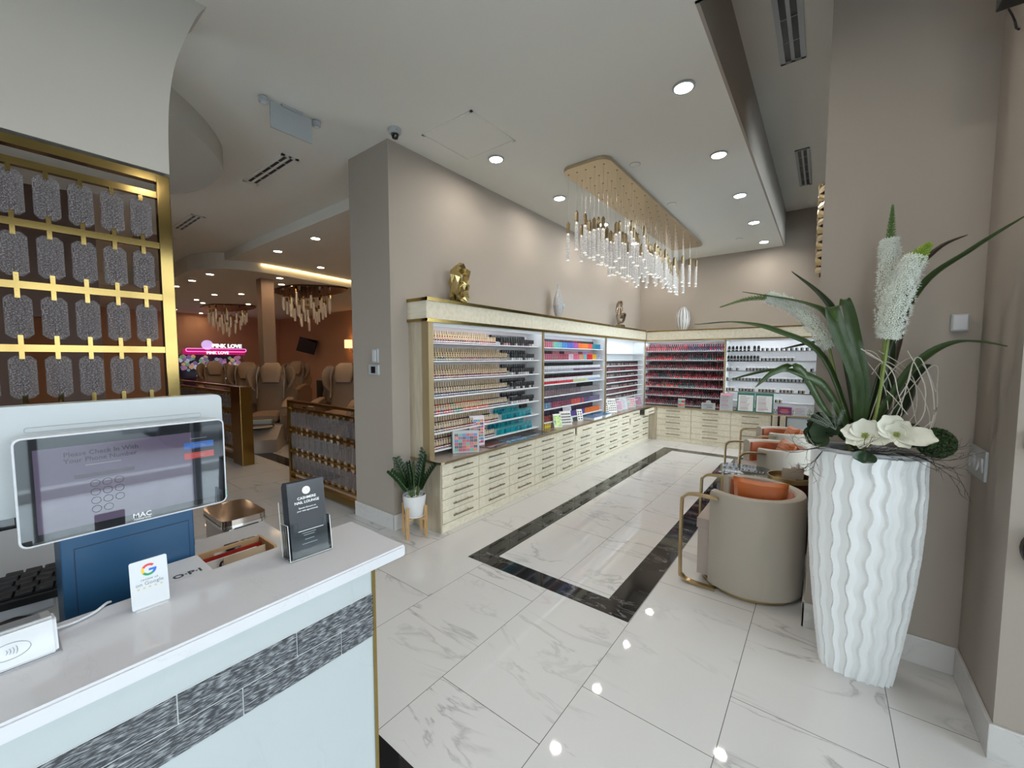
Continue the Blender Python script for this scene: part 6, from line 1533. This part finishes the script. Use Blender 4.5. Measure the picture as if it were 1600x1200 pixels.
# willow loops
WIL = mat('bleached_willow', (.52,.49,.42,1), .6)
loops = [[(0.270, 2.640, 1.392), (0.213, 2.640, 1.637), (0.154, 2.640, 1.668), (0.296, 2.640, 1.546), (0.353, 2.640, 1.339)],
         [(0.274, 2.560, 1.371), (0.325, 2.560, 1.637), (0.374, 2.560, 1.552), (0.396, 2.560, 1.410), (0.382, 2.560, 1.294)],
         [(0.230, 2.640, 1.514), (0.314, 2.640, 1.637), (0.371, 2.640, 1.593), (0.409, 2.640, 1.485)],
         [(0.285, 2.560, 1.357), (0.273, 2.560, 1.490), (0.242, 2.560, 1.593), (0.137, 2.560, 1.683)],
         [(0.327, 2.640, 1.336), (0.346, 2.640, 1.488), (0.305, 2.640, 1.592), (0.205, 2.640, 1.674)],
         [(0.339, 2.560, 1.333), (0.366, 2.560, 1.466), (0.345, 2.560, 1.565), (0.298, 2.560, 1.672)],
         [(0.383, 2.640, 1.593), (0.413, 2.640, 1.492), (0.414, 2.640, 1.374), (0.391, 2.640, 1.253)],
         [(0.236, 2.560, 1.488), (0.270, 2.560, 1.445), (0.312, 2.560, 1.380)],
         [(0.155, 2.640, 1.637), (0.230, 2.640, 1.514), (0.254, 2.640, 1.391)],
         [(0.331, 2.560, 1.273), (0.376, 2.560, 1.337), (0.395, 2.560, 1.359)],
         [(0.187, 2.640, 1.559), (0.237, 2.640, 1.622), (0.341, 2.640, 1.518), (0.388, 2.640, 1.402), (0.398, 2.640, 1.328)],
         [(0.280, 2.560, 1.461), (0.309, 2.560, 1.535), (0.315, 2.560, 1.594)]]
for k, L_ in enumerate(loops):
    pts = L_
    o = obj('willow_twig', MB().tube(smooth_poly([B0]+pts if k < 7 else pts, 6), .0022, 5), WIL, None, True)
    tag(o, 'bleached willow twig bent into a loop on the right of the arrangement', 'twig', 'bleached willow loops right of the flower stem')
BRK = mat('dark_birch', (.025,.020,.016,1), .7)
def twigs(starts, seed, n, label, name='twig_bundle', m_=BRK, spread=.5):
    t = empty(name, starts[0][0], label, 'twigs'); r3 = random.Random(seed)
    for (p0, d0) in starts:
        mb = MB()
        def grow(p, d, L_, r, depth):
            pts = [p]; 
            for i in range(4):
                d = (d+Vector((r3.uniform(-1,1), r3.uniform(-1,1)*.5, r3.uniform(-1,1)))*.28).normalized(); p = p+d*L_/4; pts.append(p)
                if depth > 0 and i > 0:
                    q = (d+Vector((r3.uniform(-1,1), r3.uniform(-.5,.5), r3.uniform(-1,1)))*.8).normalized(); grow(p, q, L_*.5, r*.6, depth-1)
            mb.tube(pts, [r*(1-.18*i) for i in range(5)], 4)
        for _ in range(n): grow(Vector(p0), Vector(d0).normalized(), spread*r3.uniform(.6,1.1), .0022, 2)
        obj('twig', mb, m_, t)
    return t
twigs([((0.351, 2.600, 1.188), (.9,-.3,-.25)), ((0.281, 2.560, 1.198), (1,-.1,-.1))], 3, 3, 'dark bare twigs spreading right from the planter rim', spread=.17)
twigs([((0.023, 2.580, 1.183), (-.9,-.3,.1)), ((0.011, 2.580, 1.165), (-.35,-.35,-.6))], 8, 3, 'dark bare twigs spreading left and down from the planter rim', spread=.16)
twigs([((0.121, 2.540, 1.203), (.2,-.2,.1)), ((0.189, 2.520, 1.204), (1,-.05,-.05))], 12, 3, 'dark fine twigs lying across the blossoms', spread=.12)
twigs([((0.023, 2.560, 1.187), (-.8,-.3,.2)), ], 15, 2, 'pale grey lichen twig on the left rim of the planter', m_=WIL, spread=.09)

# ------------------------------------------------------------------ street scene mirrored in the glass: one parked car
t = empty('parked_car', (7.6, 3.6, -.06), 'silver car parked outside, seen only as a reflection in the customer screen', 'car')
CARP = mat('silver_paint', (.45,.47,.50,1), .2, .7, coat=.6)
prof = [(-2.2,.30),(-2.25,.62),(-2.05,.85),(-1.2,.98),(-.55,1.42),(.75,1.45),(1.5,1.02),(2.1,.92),(2.2,.6),(2.15,.3)]
mb = MB()
sec = [(-.88,.92),(-.80,1.0),(0,1.02),(.80,1.0),(.88,.92)]
vs_ = [[mb.bm.verts.new((7.6+sx_, 3.6+a*(1 if b < 1.2 else .97), .0+b*(1.0 if abs(sx_) < .85 or b < .9 else .93))) for a, b in prof] for sx_, _ in sec]
for i in range(len(sec)-1):
    for j in range(len(prof)): mb.bm.faces.new((vs_[i][j], vs_[i][(j+1) % len(prof)], vs_[i+1][(j+1) % len(prof)], vs_[i+1][j]))
mb.bm.faces.new(vs_[0]); mb.bm.faces.new(vs_[-1][::-1])
obj('car_body', mb, CARP, t, True, angle=40)
for sy_ in (-1.4, 1.35):
    for sx_ in (-.80, .80):
        w_ = obj('wheel', MB().lathe([(.18,-.1),(.32,-.1),(.33,-.08),(.33,.08),(.32,.1),(.18,.1)], (0,0,0), 28, M=Matrix.Translation((7.6+sx_, 3.6+sy_, .27)) @ Matrix.Rotation(PI/2, 4, 'Y')), BLACK, t, True)
        obj('hub', MB().lathe([(.001,-.09),(.18,-.07),(.18,.07),(.001,.09)], (0,0,0), 20, M=Matrix.Translation((7.6+sx_, 3.6+sy_, .27)) @ Matrix.Rotation(PI/2, 4, 'Y')), CHROME, w_, True)
obj('side_window', MB().prism([(2.75,.98),(3.2,1.34),(4.2,1.36),(4.8,1.02)], 6.712, 6.722, axis='x'), BLACKG, t)
obj('headlamp', MB().box(6.72, 6.9, 1.36, 1.5, .62, .76, bev=.02), WHITE, t)
struct('trim_7', MB().box(4.4, 4.6, -12, 14, -.06, .06), mat('kerb_concrete', (.5,.5,.5,1), .8))
struct('parking_lot', MB().box(4.6, 40, -20, 30, -.062, -.055), mat('asphalt', (.22,.225,.23,1), .9, noise=.3, nscale=40))

for m in bpy.data.materials:
    if m.node_tree and m.use_nodes: m.use_fake_user = False
